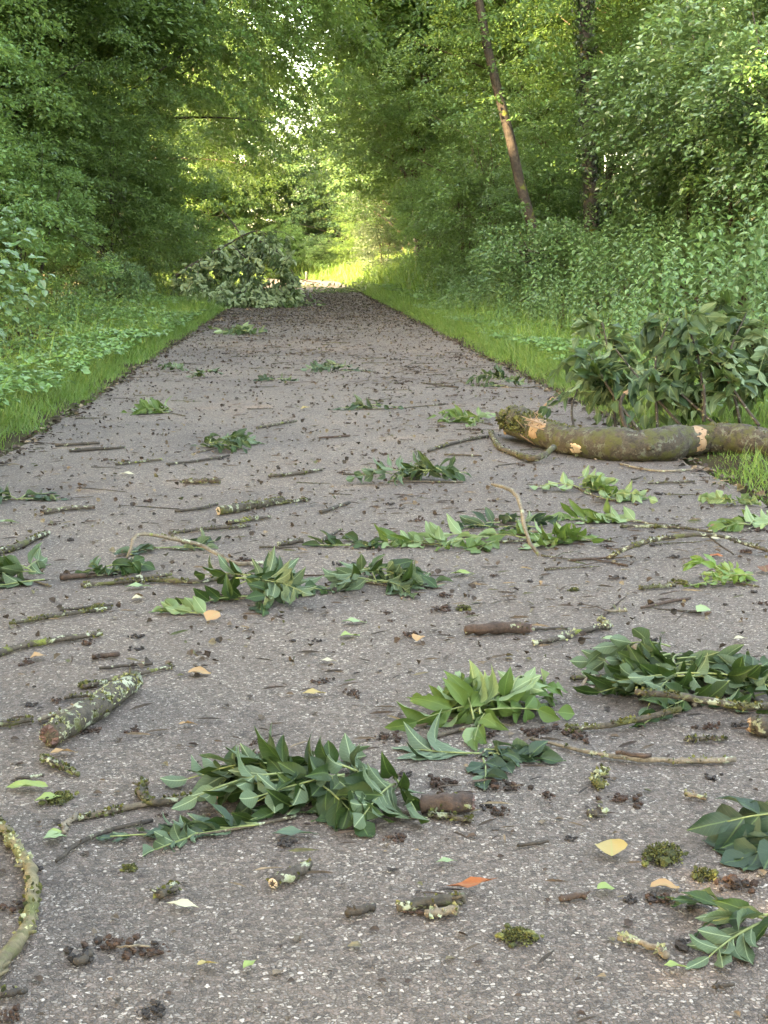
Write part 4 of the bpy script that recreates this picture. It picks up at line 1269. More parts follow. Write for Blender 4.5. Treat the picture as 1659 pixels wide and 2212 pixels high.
stick([(1310, 1210), (1350, 1190), (1420, 1168), (1530, 1158), (1600, 1175), (1680, 1200)], (.007, .008, .008, .006, .006, .006), "long arching mossy branch at the right below the fallen branch", 'stick_moss', "arching_branch", "branch", zs=[0, .03, .05, .06, .03, 0], moss=.5)
stick([(1530, 1160), (1585, 1200)], (.003, .003), "thin dark side twig leaning on the long arching branch", 'stick_dark', zs=[.05, 0])
stick([(1340, 1140), (1450, 1140), (1540, 1150)], (.006, .006, .005), "mossy twig lying just behind the long arching branch", 'stick_moss', moss=.6)
stick([(1385, 1318), (1430, 1308), (1490, 1296)], (.004, .005, .004), "thin reddish twig below the bright fern like leaves", 'stick_red')
stick([(1380, 1275), (1460, 1268)], (.006, .006), "lumpy mossy twig left of the bright fern like leaves", 'stick_moss', moss=.8)
stick([(1310, 1325), (1355, 1325)], (.004, .004), "tiny lichened twig in the right half of the path", 'stick_pale', lichen=.6)
stick([(1372, 1503), (1480, 1512), (1600, 1530), (1700, 1528)], (.006, .008, .008, .007), "yellow mossy twig lying across the big leafy twig at the right", 'stick_moss', zs=[.06, .05, .03, .02], moss=1)
stick([(1225, 1585), (1330, 1573), (1470, 1540)], (.004, .006, .007), "mossy brown twig in front of the big leafy twig at the right", 'stick_moss', moss=.8, zs=[0, .005, .02])
stick([(1235, 1472), (1330, 1465)], (.006, .005), "mossy stick end behind the big leafy twig at the right", 'stick_moss', moss=.5)
stick([(395, 1043), (475, 1043)], (.010, .014), "flat piece of yellow mossed bark left of the dark leafy twig", 'stick', moss=.5)
stick([(580, 1033), (640, 1028), (695, 1020)], (.007, .009, .006), "lumpy mossy stick left of the dark mid path twig", 'stick', moss=.4)
stick([(740, 1030), (830, 1026)], (.004, .006), "thin stick with an orange torn end beside the dark mid path twig", 'stick', end=(0, 'wood_fresh', .8))
stick([(95, 1108), (150, 1100), (205, 1098)], (.009, .009, .007), "dark chunky stick at the left halfway up the path", 'stick', moss=.3)
stick([(360, 1005), (430, 998), (495, 987)], (.006, .006, .006), "long dark straight stick in the left half of mid path", 'stick_dark')
stick([(120, 962), (215, 958)], (.009, .008), "dark stick lying near the left edge of the path", 'stick_dark')
stick([(150, 975), (210, 970), (270, 968)], (.008, .009, .006), "second dark stick near the left edge, just in front of the other", 'stick_dark', moss=.2)
stick([(250, 1005), (350, 995)], (.006, .006), "thin mossy stick below the pair of dark sticks", 'stick', moss=.5)
stick([(555, 927), (640, 912)], (.008, .007), "brown straight stick near the middle of the far half", 'stick')
stick([(690, 950), (755, 945)], (.006, .006), "short brown stick right of the dark leafy heap", 'stick_red')
stick([(925, 978), (990, 958), (1055, 945)], (.007, .008, .008), "dark slanting branch left of the fallen branch end", 'stick_dark', moss=.3)
stick([(1060, 935), (1075, 965), (1120, 985), (1160, 992), (1195, 968)], (.012, .012, .014, .016, .014), "mossy forked branch curving in front of the broken end of the fallen branch", 'stick_moss', "forked_branch", "branch", zs=[.0, .0, .0, .01, .04], moss=.4, end=(1, 'wood_red', .4), knobs=4)
stick([(960, 985), (1040, 988)], (.005, .005), "thin twig in front of the mossy forked branch", 'stick')
stick([(1340, 1003), (1420, 1018), (1520, 1012)], (.006, .006, .005), "thin pale root like twig under the fallen branch", 'stick_pale')
stick([(1400, 1045), (1500, 1040)], (.005, .005), "thin twig near the right edge below the fallen branch", 'stick', moss=.4)
stick([(1640, 875), (1560, 905)], (.010, .008), "dark twig behind the fallen branch at the right edge", 'stick_dark')
stick([(990, 838), (910, 828)], (.007, .005), "long thin twig left of the upright leafy heap", 'stick_dark')
stick([(752, 1990), (775, 1981), (808, 1972)], (.006, .008, .005), "stubby rotten twig left of the mossy black stick", 'stick_dark', moss=.2)
stick([(345, 1945), (370, 1928)], (.008, .007), "tiny bright mossy twig left of the stubby dark stick", 'stick_moss', moss=1)
stick([(1210, 1957), (1262, 1952)], (.005, .005), "short red brown twig right of the orange leaf", 'stick_red')
stick([(1505, 1605), (1480, 1606)], (.005, .004), "mossy twig fragment beside the mossy little twig", 'stick_moss', moss=1)
stick([(0, 2160), (55, 2150)], (.006, .004), "dark twig at the lower left corner", 'stick_dark', moss=.4)
stick([(1585, 2140), (1545, 2146)], (.003, .003), "very thin twig near the bottom right corner", 'stick_dark')
stick([(200, 2070), (160, 2090)], (.006, .005), "rotten dark twig near the bottom left", 'stick_dark')
stick([(215, 1450), (330, 1440)], (.004, .004), "fine dark twig behind the log among seed clumps", 'stick_dark')
stick([(200, 1425), (255, 1418)], (.006, .006), "short brown stub between the long dark stick and the tan leaf", 'stick_red')
stick([(1185, 1830), (1120, 1840)], (.003, .003), "hair thin dark twig in the lower right centre", 'stick_dark')

# ------------------------------------------------------------------ single fallen leaves
def dead_leaf(u, v, L, W, az, mat, label, tilt=.15, curl=.4, fold=.3, seed=0, name="fallen_leaf", h=.004, flip=False):
    rng = np.random.default_rng(seed + int(u * 7 + v))
    g = G(u, v, 0)
    z0 = PZ(g[0]) + h
    o = np.array((g[0], g[1], z0))
    a = R(az)
    ax = np.array((math.cos(a), math.sin(a), tilt))
    mb = MB()
    leaflet(mb, -ax * L * .5 * np.array((1, 1, 0)) + np.array((0, 0, .006)), ax, np.array((0, 0, -1.0 if flip else 1.0)), L, W, curl * (-1 if flip else 1), fold, rng.normal(0, .4), rng, -.001)
    ob = mb.build(name, M['dead_' + mat], with_uv=True)
    ob.location = o
    tag(ob, label, "leaf", DG_L)
    return ob

for a in (
        (1022, 1950, .085, .024, 340, 'orange', "bright orange narrow dead leaf at the lower middle", .12, -.3),
        (1320, 1862, .045, .050, 80, 'yellow', "pale yellow squarish leaf left of the yellow moss lump", .35, .2),
        (462, 1352, .050, .045, 50, 'tan', "tan orange leaf standing beside the dark heaped twig", .5, .3),
        (432, 1468, .055, .040, 10, 'tan', "curled tan leaf with a dark stalk in the left half", .2, .6),
        (905, 1398, .045, .035, 70, 'tan', "curled tan leaf among brown clumps near the path centre", .5, .7),
        (680, 1516, .055, .030, 5, 'yellow', "flat cream yellow leaf in the middle of the path", .02, .1),
        (408, 1581, .040, .018, 10, 'tan', "small pale brown leaf right of the short mossy log", .1, .4),
        (1000, 1251, .080, .030, 10, 'lime', "yellow green leaf right of the heaped middle twig", .05, .2),
        (1520, 1331, .050, .040, 30, 'palegreen', "pale green lobed leaf in the right part of the path", .3, .5),
        (1326, 1394, .075, .022, 0, 'palegreen', "narrow pale green leaf left of the big right hand twig", .03, .2),
        (765, 1358, .070, .026, 8, 'palegreen', "pale green leaf lying face down near the path centre", .05, .3),
        (757, 1388, .060, .030, 30, 'lime', "yellow green curled leaf below the pale face down leaf", .1, .5),
        (396, 1979, .050, .018, 350, 'cream', "small cream white leaf in the lower left", .08, .3),
        (637, 1824, .080, .024, 0, 'bluegreen', "flat blue green leaf right of the bluish spray", .02, .1),
        (1461, 2116, .034, .018, 350, 'lime', "small bright green leaf near the bottom right", .1, .3),
        (121, 1829, .040, .030, 20, 'palegreen', "small pale green leaf left of the forked twig", .15, .4),
        (106, 1746, .050, .026, 20, 'lime', "bright light green leaf in front of the mossy lump at the left", .2, .3),
        (58, 1716, .080, .035, 170, 'lime', "green pointed leaf left of the mossy lump", .1, .3),
        (1310, 1943, .034, .024, 20, 'lime', "tiny yellow green leaf right of the orange leaf", .1, .5),
        (965, 1886, .040, .012, 20, 'palegreen', "thin light green leaf above the orange leaf", .05, .3),
        (1548, 1209, .050, .022, 5, 'orange', "small orange leaf near the arching branch at the right", .1, .3),
        (1652, 1241, .055, .050, 80, 'rust', "rust brown leaf at the right edge", .4, .4),
        (660, 890, .07, .05, 30, 'yellow', "yellow leaf at the end of the long thin stem in mid path", .3, .3),
        (140, 1641, .055, .022, 20, 'tan', "pale brown folded leaf below the short mossy log", .2, .6),
        (540, 2113, .026, .014, 50, 'lime', "tiny green leaf at the bottom left of centre", .2, .3),
        (1437, 1938, .050, .026, 10, 'tan', "curled brown leaf left of the round brown clump", .3, .8),
        (300, 1278, .085, .030, 15, 'palegreen', "pale green leaf beneath the long wavy mossy branch", .05, .2),
        (300, 1305, .040, .030, 20, 'cream', "small whitish leaf below the long wavy mossy branch", .2, .4),
        (1650, 1143, .12, .02, 60, 'lime', "narrow yellow green leaf at the right edge below the fallen branch", .1, .2),
        (1540, 1170, .08, .030, 0, 'cream', "cream leaf at the right beside the arching branch", .05, .2),
        (85, 1432, .045, .030, 30, 'tan', "tan curled leaf above the short mossy log at the left", .3, .6),
        (710, 1444, .045, .016, 0, 'cream', "thin cream wood flake near the path centre", .02, .2),
        (1600, 1392, .040, .022, 10, 'cream', "cream chip at the right beside the dark clumps", .15, .3),
        (20, 1134, .08, .03, 0, 'palegreen', "pale leaf lying at the left edge halfway up", .05, .2),
        (275, 1030, .07, .035, 10, 'cream', "cream leaf on the left half of mid path", .1, .3),
        (120, 1820, .03, .02, 50, 'lime', "small leaf scrap touching the pale green leaf at the left", .1, .3),
        (1000, 1030, .06, .03, 20, 'cream', "cream leaf scrap right of the dark mid path twig", .1, .4),
        (1180, 1530, .05, .02, 0, 'palegreen', "loose pale leaf tip between the two big right hand twigs", .1, .3),
        (450, 2110, .03, .02, 10, 'yellow', "tiny yellowish scrap at the bottom left", .1, .3)):
    u, v, L, W, az, mt, lab, tl, cu = a
    dead_leaf(u, v, L, W, az, mt, lab, tl, cu)

# ------------------------------------------------------------------ clumps of seeds, moss, flakes
def lump_mesh(seed, mat, n=9, r=.010, spread=.012, name="seed_clump", tuft=0, flat=.7):
    rng = np.random.default_rng(seed)
    mb = MB()
    # low icosphere-like: lat-long blob
    for k in range(n):
        c = rng.normal(0, 1, 3) * spread * np.array((1.2, 1.2, .35)); c[2] = abs(c[2]) + r * .5
        rr = r * rng.uniform(.5, 1.15)
        la, lo = 4, 7
        v = []
        for i in range(la + 1):
            for j in range(lo):
                a = math.pi * i / la; b = 2 * math.pi * j / lo
                q = rr * rng.uniform(.65, 1.25)
                v.append(c + q * np.array((math.sin(a) * math.cos(b), math.sin(a) * math.sin(b), math.cos(a) * flat)))
        qd = [(i * lo + j, (i + 1) * lo + j, (i + 1) * lo + (j + 1) % lo, i * lo + (j + 1) % lo) for i in range(la) for j in range(lo)]
        v = np.array(v); v[:, 2] = np.maximum(v[:, 2], 0)
        mb.add(v, qd)
    if tuft:
        d = rand_dir(rng, tuft); d[:, 2] = np.abs(d[:, 2]) * .9
        p = d * (spread * 1.6 + r * .5) * rng.uniform(.5, 1, tuft)[:, None] * np.array((1.15, 1.15, .8))
        place(mb, T_quad(.4), p, d + rng.normal(0, .5, (tuft, 3)), rand_dir(rng, tuft), r * rng.uniform(.35, .8, tuft))
    return mb.mesh(name, mat, smooth_faces=False)

clump_meshes = [lump_mesh(200 + k, M['clump'], 15 + 2 * (k % 4), .0046, .0085, 'seed_clump', 26) for k in range(6)]
black_meshes = [lump_mesh(220 + k, M['clump_black'], 12 + k % 3, .0044, .0065, 'seed_clump', 18) for k in range(4)]

def put(me, name, u, v, s, label, cat, group, rng, zoff=0):
    g = G(u, v, 0)
    o = link(name, me)
    o.location = (g[0], g[1], PZ(g[0]) + zoff)
    o.rotation_euler = (0, 0, rng.uniform(0, 6.28))
    o.scale = (s * rng.uniform(.85, 1.2), s * rng.uniform(.85, 1.2), s * rng.uniform(.85, 1.2))
    return tag(o, label, cat, group)

rng0 = np.random.default_rng(77)
for u, v, s, kind, lab in (
        (850, 1830, 1.0, 0, "brown seed clump below the left end of the dark log chunk"), (1095, 1716, 1.35, 0, "ragged brown seed clump right of the dark log chunk"), (1185, 1736, .8, 0, "small rusty seed clump further right of the log chunk"),
        (1347, 1742, 1.25, 0, "rounded rusty seed clump in the right foreground"), (1082, 1769, 1.0, 0, "brown seed clump on a stalk below the ragged clump"), (948, 1712, 1.4, 0, "brown clump on top of the dark log chunk side"),
        (295, 1383, 1.3, 1, "blackish clump behind the end of the long dark stick"), (302, 1410, 1.0, 1, "dark clump with a yellow stalk near the long dark stick"), (765, 1511, 1.0, 0, "lone dark brown clump right of the cream yellow leaf"),
        (291, 1588, .9, 0, "small brown clump right of the short mossy log"), (193, 1590, 1.1, 0, "brown clump under the near end of the short mossy log"), (250, 2062, 1.3, 0, "brown clump with a pale stalk near the bottom left"),
        (331, 2067, 1.1, 0, "brown clump at the other end of the pale stalk"), (185, 2086, 1.5, 1, "wide blackish clump at the bottom left"), (1583, 1930, 1.5, 0, "round brown clump at the right below the moss tuft"),
        (1430, 1962, 1.0, 0, "brown clump under the curled brown leaf"), (1365, 1962, .8, 1, "small black clump left of the curled brown leaf"), (1590, 1577, .95, 1, "black ball left of the mossy log piece"),
        (1290, 1413, .95, 1, "blackish clump left of the lichened stem twig"), (1365, 1412, .9, 1, "dark knob beneath the lichened stem twig"), (1408, 1390, 1.1, 1, "dark mossy knob on the lichened stem twig's left"),
        (1185, 1592, 1.3, 0, "brown clump beside the upright pale leaves"), (1150, 1600, 1.1, 0, "brown clump at the root of the long pale twig"), (1253, 1605, 1.4, 0, "tall brown clump behind the long pale twig"),
        (1530, 1583, 1.1, 0, "brown clump under the big right hand twig"), (1540, 1693, .9, 1, "dark mossy knob in the right foreground"), (1230, 1828, .8, 1, "small black pointed clump in the right foreground"),
        (525, 1222, 1.5, 0, "brown clump at the foot of the bent arching twig"), (735, 1228, 1.1, 1, "black clump left of a second one above the middle twig"), (762, 1228, .9, 1, "second black clump above the middle twig"),
        (1457, 1208, 1.15, 1, "round black ball right of the sprawling leaves"), (950, 1330, 1.6, 0, "rusty brown clump right of the heaped middle twig"), (895, 1385, 1.2, 0, "dark brown clump behind the curled tan leaf"),
        (630, 1395, .8, 1, "small black clump in the middle of the path"), (690, 1395, .7, 1, "tiny black clump right of the small black one"), (1060, 1600, .9, 0, "brown clump tangled in the upright pale leaves"),
        (835, 1608, 1.1, 0, "brown clump behind the largest leafy twig"), (60, 1438, 1.0, 0, "brown clump beside the tan leaf at the left"), (65, 1532, .9, 1, "dark clump left of the short mossy log"),
        (325, 2205, 1.3, 1, "black clump cut by the bottom edge"), (20, 2215, 1.0, 0, "brown clump in the bottom left corner"), (1480, 2062, 1.2, 1, "dark purple clump beside the white lichened twig"),
        (900, 1985, .9, 0, "brown clump below the pale lichened twig"), (1330, 1255, 1.0, 0, "brown clump right of the long sprawling twig"), (150, 1172, 1.2, 1, "dark clump right of the straight mossy stick")):
    put((clump_meshes if kind == 0 else black_meshes)[int(rng0.integers(0, 4))], "seed_clump", u, v, s, lab, "seed clump", DG_C, rng0)

moss_meshes = [lump_mesh(240 + k, M['moss'], 16, .0075, .013, "moss_clump", 620) for k in range(3)]
for u, v, s, lab in ((1432, 1865, 1.75, "large yellow green moss lump round a broken twig in the right foreground"), (1520, 1908, 1.05, "dark green moss tuft below the large moss lump"), (130, 1738, 1.2, "yellow moss lump on a bark stub at the left"),
                     (1118, 2045, 1.25, "grey green lichen tuft at the bottom right of centre"), (1470, 1265, 1.1, "mossy tuft left of the bright fern like leaves"), (1240, 1590, 1.0, "bright moss tuft beside the tall brown clump"),
                     (1625, 1800, .9, "moss scrap behind the curled leaves at the right edge"), (185, 1490, 1.0, "moss tuft behind the short mossy log"), (210, 1320, 1.2, "moss tuft on the crooked twig at the left"), (1240, 1282, .8, "small yellow moss tuft in the right half"),
                     (280, 1890, .7, "tiny moss tuft below the forked twig"), (1000, 1325, 1.0, "pale moss tuft right of the rusty clump")):
    put(moss_meshes[int(rng0.integers(0, 3))], "moss_clump", u, v, s * .68, lab, "moss", DG_M, rng0)

# pale stalk between two clumps, bottom left
stick([(253, 2058), (290, 2055), (325, 2058)], (.0016, .0016, .0016), "thin pale stalk joining two brown clumps at the bottom left", 'stick_pale', zs=[.01, .014, .01], knobs=0)

# ------------------------------------------------------------------ scattered litter
def scatter():
    rng = np.random.default_rng(88)
    tw = []
    for k in range(7):
        mb = MB()
        L = 1.0
        P = np.stack([np.linspace(-.5, .5, 9), np.cumsum(rng.normal(0, .014, 9)), np.full(9, .028)], 1)
        tube(mb, P, (.026, .010), 6, rng, .14)
        if k % 2:
            i = rng.integers(2, 7)
            tube(mb, np.array([P[i], P[i] + (.06, .3, .05), P[i] + (.16, .75, .02)]), (.014, .006), 5)
        tw.append(mb)
    mats = [('stick_dark', 6), ('stick', 4), ('stick_red', 2), ('stick_moss', 2)]
    bag = [m for m, n in mats for _ in range(n)]
    twm = {(k, m): tw[k].mesh("twig", M[m]) for k in range(7) for m, _ in mats}
    zones = ((4.0, 7.0, "scattered twig lying on the path in front of the fallen branch"), (7.0, 12.0, "scattered twig lying on the path behind the fallen branch"), (12.0, 19.0, "scattered twig on the far half of the path"), (19.0, 34.0, "scattered twig before the fallen leafy crown"))
    def label_of(y, what):
        for a, b, l in zones:
            if y < b: return l.replace("twig", what, 1)
        return zones[-1][2].replace("twig", what, 1)
    n = 0
    drift = [(rng.uniform(PL + .1, PR - .1), 2.4 + 24 * rng.uniform() ** 1.2) for _ in range(46)]
    def spot(y0, span, pw, share, wide):
        if rng.uniform() < share:
            cx, cy = drift[int(rng.integers(0, len(drift)))]
            x, y = cx + rng.normal(0, wide), cy + rng.normal(0, wide * 1.6)
            if PL + .05 < x < PR - .05 and y > y0: return x, y
        return rng.uniform(PL + .06, PR - .06), y0 + span * rng.uniform() ** pw
    while n < 290:
        x, y = spot(3.6, 26, 1.15, .5, .22)
        m = bag[rng.integers(0, len(bag))]
        o = link("twig", twm[(int(rng.integers(0, 7)), m)])
        L = (.05 + .22 * rng.uniform() ** 1.6) * (1 + .25 * (y > 10))
        o.scale = (L, L * .8 if L < .1 else .10, .10 if L > .1 else L * .8)
        k = .10 + .11 * rng.uniform() ** 1.5
        o.scale = (L, k, k) if L > .12 else (L, L * 1.1, L * 1.1)
        o.location = (x, y, PZ(x) + .001)
        a = rng.normal(.12, .5) if rng.uniform() < .7 else rng.uniform(0, 3.14)
        o.rotation_euler = (0, 0, a)
        tag(o, label_of(y, "twig"), "twig", "twigs scattered over the path")
        n += 1
    for n in range(245):
        x, y = spot(1.9, 24, 1.5, .5, .16)
        black = rng.uniform() < .4
        o = link("seed_clump", (black_meshes if black else clump_meshes)[int(rng.integers(0, 4))])
        s = rng.uniform(.4, 1.15) * (1 + .03 * y)
        o.scale = (s * 1.1, s, s)
        o.rotation_euler = (0, 0, rng.uniform(0, 6.28))
        o.location = (x, y, PZ(x) + .0005)
        l = label_of(y, "blackish clump" if black else "brown seed clump") if y > 4 else ("small loose blackish crumb on the bare foreground asphalt" if black else "small loose brown clump on the bare foreground asphalt")
        tag(o, l, "seed clump", "small clumps scattered over the path")
    # fine crumbs: bark flakes, leaf scraps, uncountable
    mb = MB()
    N = 5200
    y = 1.6 + 36 * rng.uniform(0, 1, N) ** 1.25
    x = rng.uniform(PL + .02, PR - .02, N)
    z = .004 + .012 * np.maximum(0, 1 - np.abs(x - .2) / 1.67)
    a = rng.uniform(0, 6.28, N)
    place(mb, T_six(.35, .12, .15), np.stack([x, y, z], 1), np.stack([np.cos(a), np.sin(a), rng.uniform(0, .25, N)], 1), np.array((0, 0, 1.0)) + rng.normal(0, .3, (N, 3)), rng.uniform(.006, .020, N) * (1 + .035 * y))
    N = 4600
    y = 2.6 + 25 * rng.uniform(0, 1, N) ** 1.1
    x = rng.uniform(PL + .03, PR - .03, N)
    for q in range(0, N, 2):
        cx, cy = drift[q % len(drift)]
        x[q] = np.clip(cx + rng.normal(0, .20), PL + .03, PR - .03); y[q] = cy + rng.normal(0, .35)
    a = rng.normal(0, .7, N)
    place(mb, T_six(.065, .03, .03), np.stack([x, y, .008 + .012 * np.maximum(0, 1 - np.abs(x - .2) / 1.67)], 1), np.stack([np.cos(a), np.sin(a), rng.uniform(0, .12, N)], 1), np.array((0, -.4, 1.0)) + rng.normal(0, .3, (N, 3)), rng.uniform(.015, .065, N))
    N = 4200
    y = 3.2 + 22 * rng.uniform(0, 1, N) ** 1.2
    x = rng.uniform(PL + .03, PR - .03, N)
    a = rng.uniform(0, 6.28, N)
    place(mb, T_six(.5, .3, -.1), np.stack([x, y, .006 + .012 * np.maximum(0, 1 - np.abs(x - .2) / 1.67)], 1), np.stack([np.cos(a), np.sin(a), rng.uniform(0, .8, N)], 1), np.array((0, -.3, 1.0)) + rng.normal(0, .6, (N, 3)), rng.uniform(.006, .020, N) * (1 + .03 * y))
    # leaves gathered along both edges
    for e, sgn in ((PL, 1), (PR, -1)):
        N = 2600
        y = 4.5 + 55 * rng.uniform(0, 1, N)
        x = e + sgn * np.abs(rng.normal(0, .07, N)) - sgn * .03
        a = rng.uniform(0, 6.28, N)
        place(mb, T_six(.4, .12, .15), np.stack([x, y, np.full(N, .008)], 1), np.stack([np.cos(a), np.sin(a), rng.uniform(0, .3, N)], 1), np.array((0, 0, 1.0)) + rng.normal(0, .35, (N, 3)), rng.uniform(.015, .05, N))
    # thick litter band before the fallen crown
    N = 9000
    y = 19 + 30 * rng.beta(2.2, 2.2, N)
    x = rng.uniform(PL, PR, N)
    a = rng.uniform(0, 6.28, N)
    place(mb, T_six(.35, .12, .15), np.stack([x, y, np.full(N, .016)], 1), np.stack([np.cos(a), np.sin(a), rng.uniform(0, .3, N)], 1), np.array((0, 0, 1.0)) + rng.normal(0, .35, (N, 3)), rng.uniform(.015, .055, N))
    tag(mb.build("leaf_litter", M['litter'], smooth_faces=False), "brown crumbs and leaf scraps strewn over the whole path", "litter", kind="stuff")
scatter()

# ------------------------------------------------------------------ the fallen branch at the right
def fallen_branch():
    rng = np.random.default_rng(91)
    r0 = .078
    con = [(1112, 952, .076), (1165, 968, .070), (1235, 986, .071), (1330, 998, .077), (1420, 1000, .079), (1480, 993, .077), (1560, 990, .070), (1660, 998, .066), (1800, 1008, .064), (2000, 1014, .06)]
    lift = [0.03, .012, 0, 0, 0, .008, .012, .010, .01, .01]
    pts = []
    for (u, v, r), lf in zip(con, lift):
        g = G(u, v, 0)
        g[1] += r * .9
        g[2] = (PZ(g[0]) if PL < g[0] < PR else .012) + r * .93 + lf
        pts.append(g)
    o = pts[4].copy(); o[2] = 0
    P = resample(rel(pts, o), 60)
    P[1:-1] += np.stack([np.zeros(58), rng.normal(0, .003, 58), rng.normal(0, .003, 58)], 1)
    t = thing("fallen_branch", o, "thick mossy fallen branch lying across the right edge with dark leaves behind it", "fallen branch")
    rr = np.interp(np.linspace(0, 1, 60), np.linspace(0, 1, len(con)), [c[2] for c in con])
    rr = rr * (1 + .05 * np.sin(np.linspace(0, 40, 60)) + .05 * np.sin(np.linspace(1, 19, 60)) + rng.normal(0, .022, 60)) * np.linspace(1.0, .98, 60)
    rr[36:40] *= 1.07
    rr[14:17] *= 1.06
    rr[27:33] *= np.array((1.03, 1.08, 1.12, 1.1, 1.06, 1.02))
    mb = MB()
    P2 = resample(P, 170)
    r2 = np.interp(np.linspace(0, 1, 170), np.linspace(0, 1, 60), rr)
    tube(mb, P2, r2, 34, rng, .028)
    for k in range(26):                                    # knots and burrs on the bark
        i = int(rng.integers(4, 165)); d = rand_dir(rng, 1)[0]; d[0] *= .2; d = norm(d)
        tube(mb, np.array([P2[i] + d * r2[i] * .7, P2[i] + d * r2[i] * 1.0, P2[i] + d * r2[i] * rng.uniform(1.08, 1.22)]), (.026, .020, .007), 7, rng, .12)
    mb.build("bark", M['log'], t)
    # mossy torn stump end
    e = MB()
    splinter(e, rng, P[0], norm(P[0] - P[2]), .075, .9)
    e.build("broken_end", M['wood_red'], t, smooth_faces=False)
    m = MB()
    d = rand_dir(rng, 2600); d[:, 2] = np.abs(d[:, 2]) * 1.0 - .25
    s = np.abs(rng.normal(0, .55, 2600))
    c = P[0] + (P[7] - P[0]) * np.clip(s, 0, 1)[:, None]
    place(m, T_quad(.4), c + d * (.078 * rng.uniform(.8, 1.25, 2600))[:, None], d + rng.normal(0, .5, (2600, 3)), rand_dir(rng, 2600), rng.uniform(.012, .026, 2600))
    N = 4200
    s = rng.uniform(.08, .85, N)
    c = np.stack([np.interp(s, np.linspace(0, 1, 60), P[:, k]) for k in range(3)], 1)
    d = rand_dir(rng, N); d[:, 0] *= .2; d[:, 2] += .1; d = norm(d)
    keep = np.sin(s * 31 + 1) + np.sin(s * 73) * .7 + d[:, 2] * .5 > .15
    place(m, T_quad(.4), (c + d * .073)[keep], (d + rng.normal(0, .6, (N, 3)))[keep], rand_dir(rng, N)[keep], rng.uniform(.006, .013, N)[keep])
    tag(m.build("moss", M['moss'], t, smooth_faces=False), kind="stuff")
    # peeled patches showing fresh wood (shells hugging the front of the log)
    def wound(i0, i1, th0, th1, mat, lab=None, jag=.5):
        w = MB()
        nA, nB = 7, 9
        v = []
        for a in range(nA):
            for b in range(nB):
                fb = b / (nB - 1)
                jl = jag * rng.uniform(-1, 1) if a in (0, nA - 1) else 0
                wd = .25 + .75 * math.sin(math.pi * (.08 + .84 * fb)) * (1 + .25 * math.sin(fb * 11 + i0))
                f = (i0 + i1) / 2 + (i1 - i0) * ((a / (nA - 1) - .5) * wd + jl * .35) + .8 * math.sin(fb * 3.1) * .6
                i = int(np.clip(f, 0, 58)); fr = f - i
                p = P[i] * (1 - fr) + P[i + 1] * fr
                rad = (rr[i] * (1 - fr) + rr[i + 1] * fr) * 1.05
                th = R(th0 + (th1 - th0) * fb)
                tg = norm(P[i + 1] - P[i])
                sx = norm(np.cross(tg, (0, 0, 1.0)))        # toward the camera side
                if sx[1] > 0: sx = -sx
                up = np.cross(sx, tg); up = up if up[2] > 0 else -up
                edge = a in (0, nA - 1) or b in (0, nB - 1)
                v.append(p + (sx * math.cos(th) + up * math.sin(th)) * rad * (.93 if edge else 1.0 + rng.normal(0, .01)))
        q = [(a * nB + b, a * nB + b + 1, (a + 1) * nB + b + 1, (a + 1) * nB + b) for a in range(nA - 1) for b in range(nB - 1)]
        w.add(v, q)
        ob = w.build("bark_wound", M[mat], t)
        if lab: ob["label"] = lab
    wound(7.5, 11.5, -25, 100, 'wood_fresh', "wide torn patch of pale wood beside the mossy end")
    wound(32.2, 34.0, -55, 105, 'wood_fresh', "narrow peeled ring of pale wood in the middle")
    wound(17.5, 19.0, -40, 5, 'chip', "small scraped patch low on the bark")
    # splinters at the torn end
    for k, (a, b_) in enumerate((((1150, 905), (1195, 858)), ((1090, 935), (1120, 925)), ((1085, 925), (1072, 890)))):
        p0, p1 = Dp(*a, pts[0][1] - .03) - o, Dp(*b_, pts[0][1] + .02) - o
        sp = MB()
        tube(sp, resample([p0, p1], 5), (.013, .007), 5, rng, .15)
        sp.build("splinter", M['wood_fresh'] if k < 2 else M['log'], t, smooth_faces=False)
    for k in range(16):                                    # torn fibres round the pale patch beside the end
        i = int(rng.integers(6, 13)); d = np.array((rng.normal(0, .3), -abs(rng.normal(.7, .3)), rng.normal(.4, .5))); d = norm(d)
        a0 = P[i] + d * rr[i] * .98
        sp = MB() if k == 0 else sp
        tube(sp, np.array([a0, a0 + np.array((rng.normal(-.02, .03), -.01, rng.normal(.01, .02))), a0 + np.array((rng.normal(-.04, .04), -.02, rng.normal(.02, .03)))]), (.005, .004, .0015), 4)
    tag(sp.build("torn_fibre", M['wood_fresh'], t, smooth_faces=False), kind="stuff")
    # dead stubs on the trunk
    yb = 6.95
    for uvl, r in (([(1360, 945), (1345, 905), (1340, 868), (1352, 845)], (.016, .012, .010, .007)), ([(1520, 905), (1522, 870), (1520, 830)], (.010, .008, .006)), ([(1470, 990), (1478, 1003)], (.008, .004)), ([(1430, 992), (1425, 1005)], (.008, .004))):
        sp = MB()
        tube(sp, resample([Dp(u, v, yb if v < 960 else 6.75) - o for u, v in uvl], 8), r, 7, rng, .08)
        sp.build("stub", M['stick_dark'], t)
    sp = MB()
    splinter(sp, rng, Dp(1350, 850, yb) - o, Dp(1362, 835, yb) - Dp(1350, 850, yb), .012, 2.2)
    sp.build("splinter", M['wood_fresh'], t, smooth_faces=False)
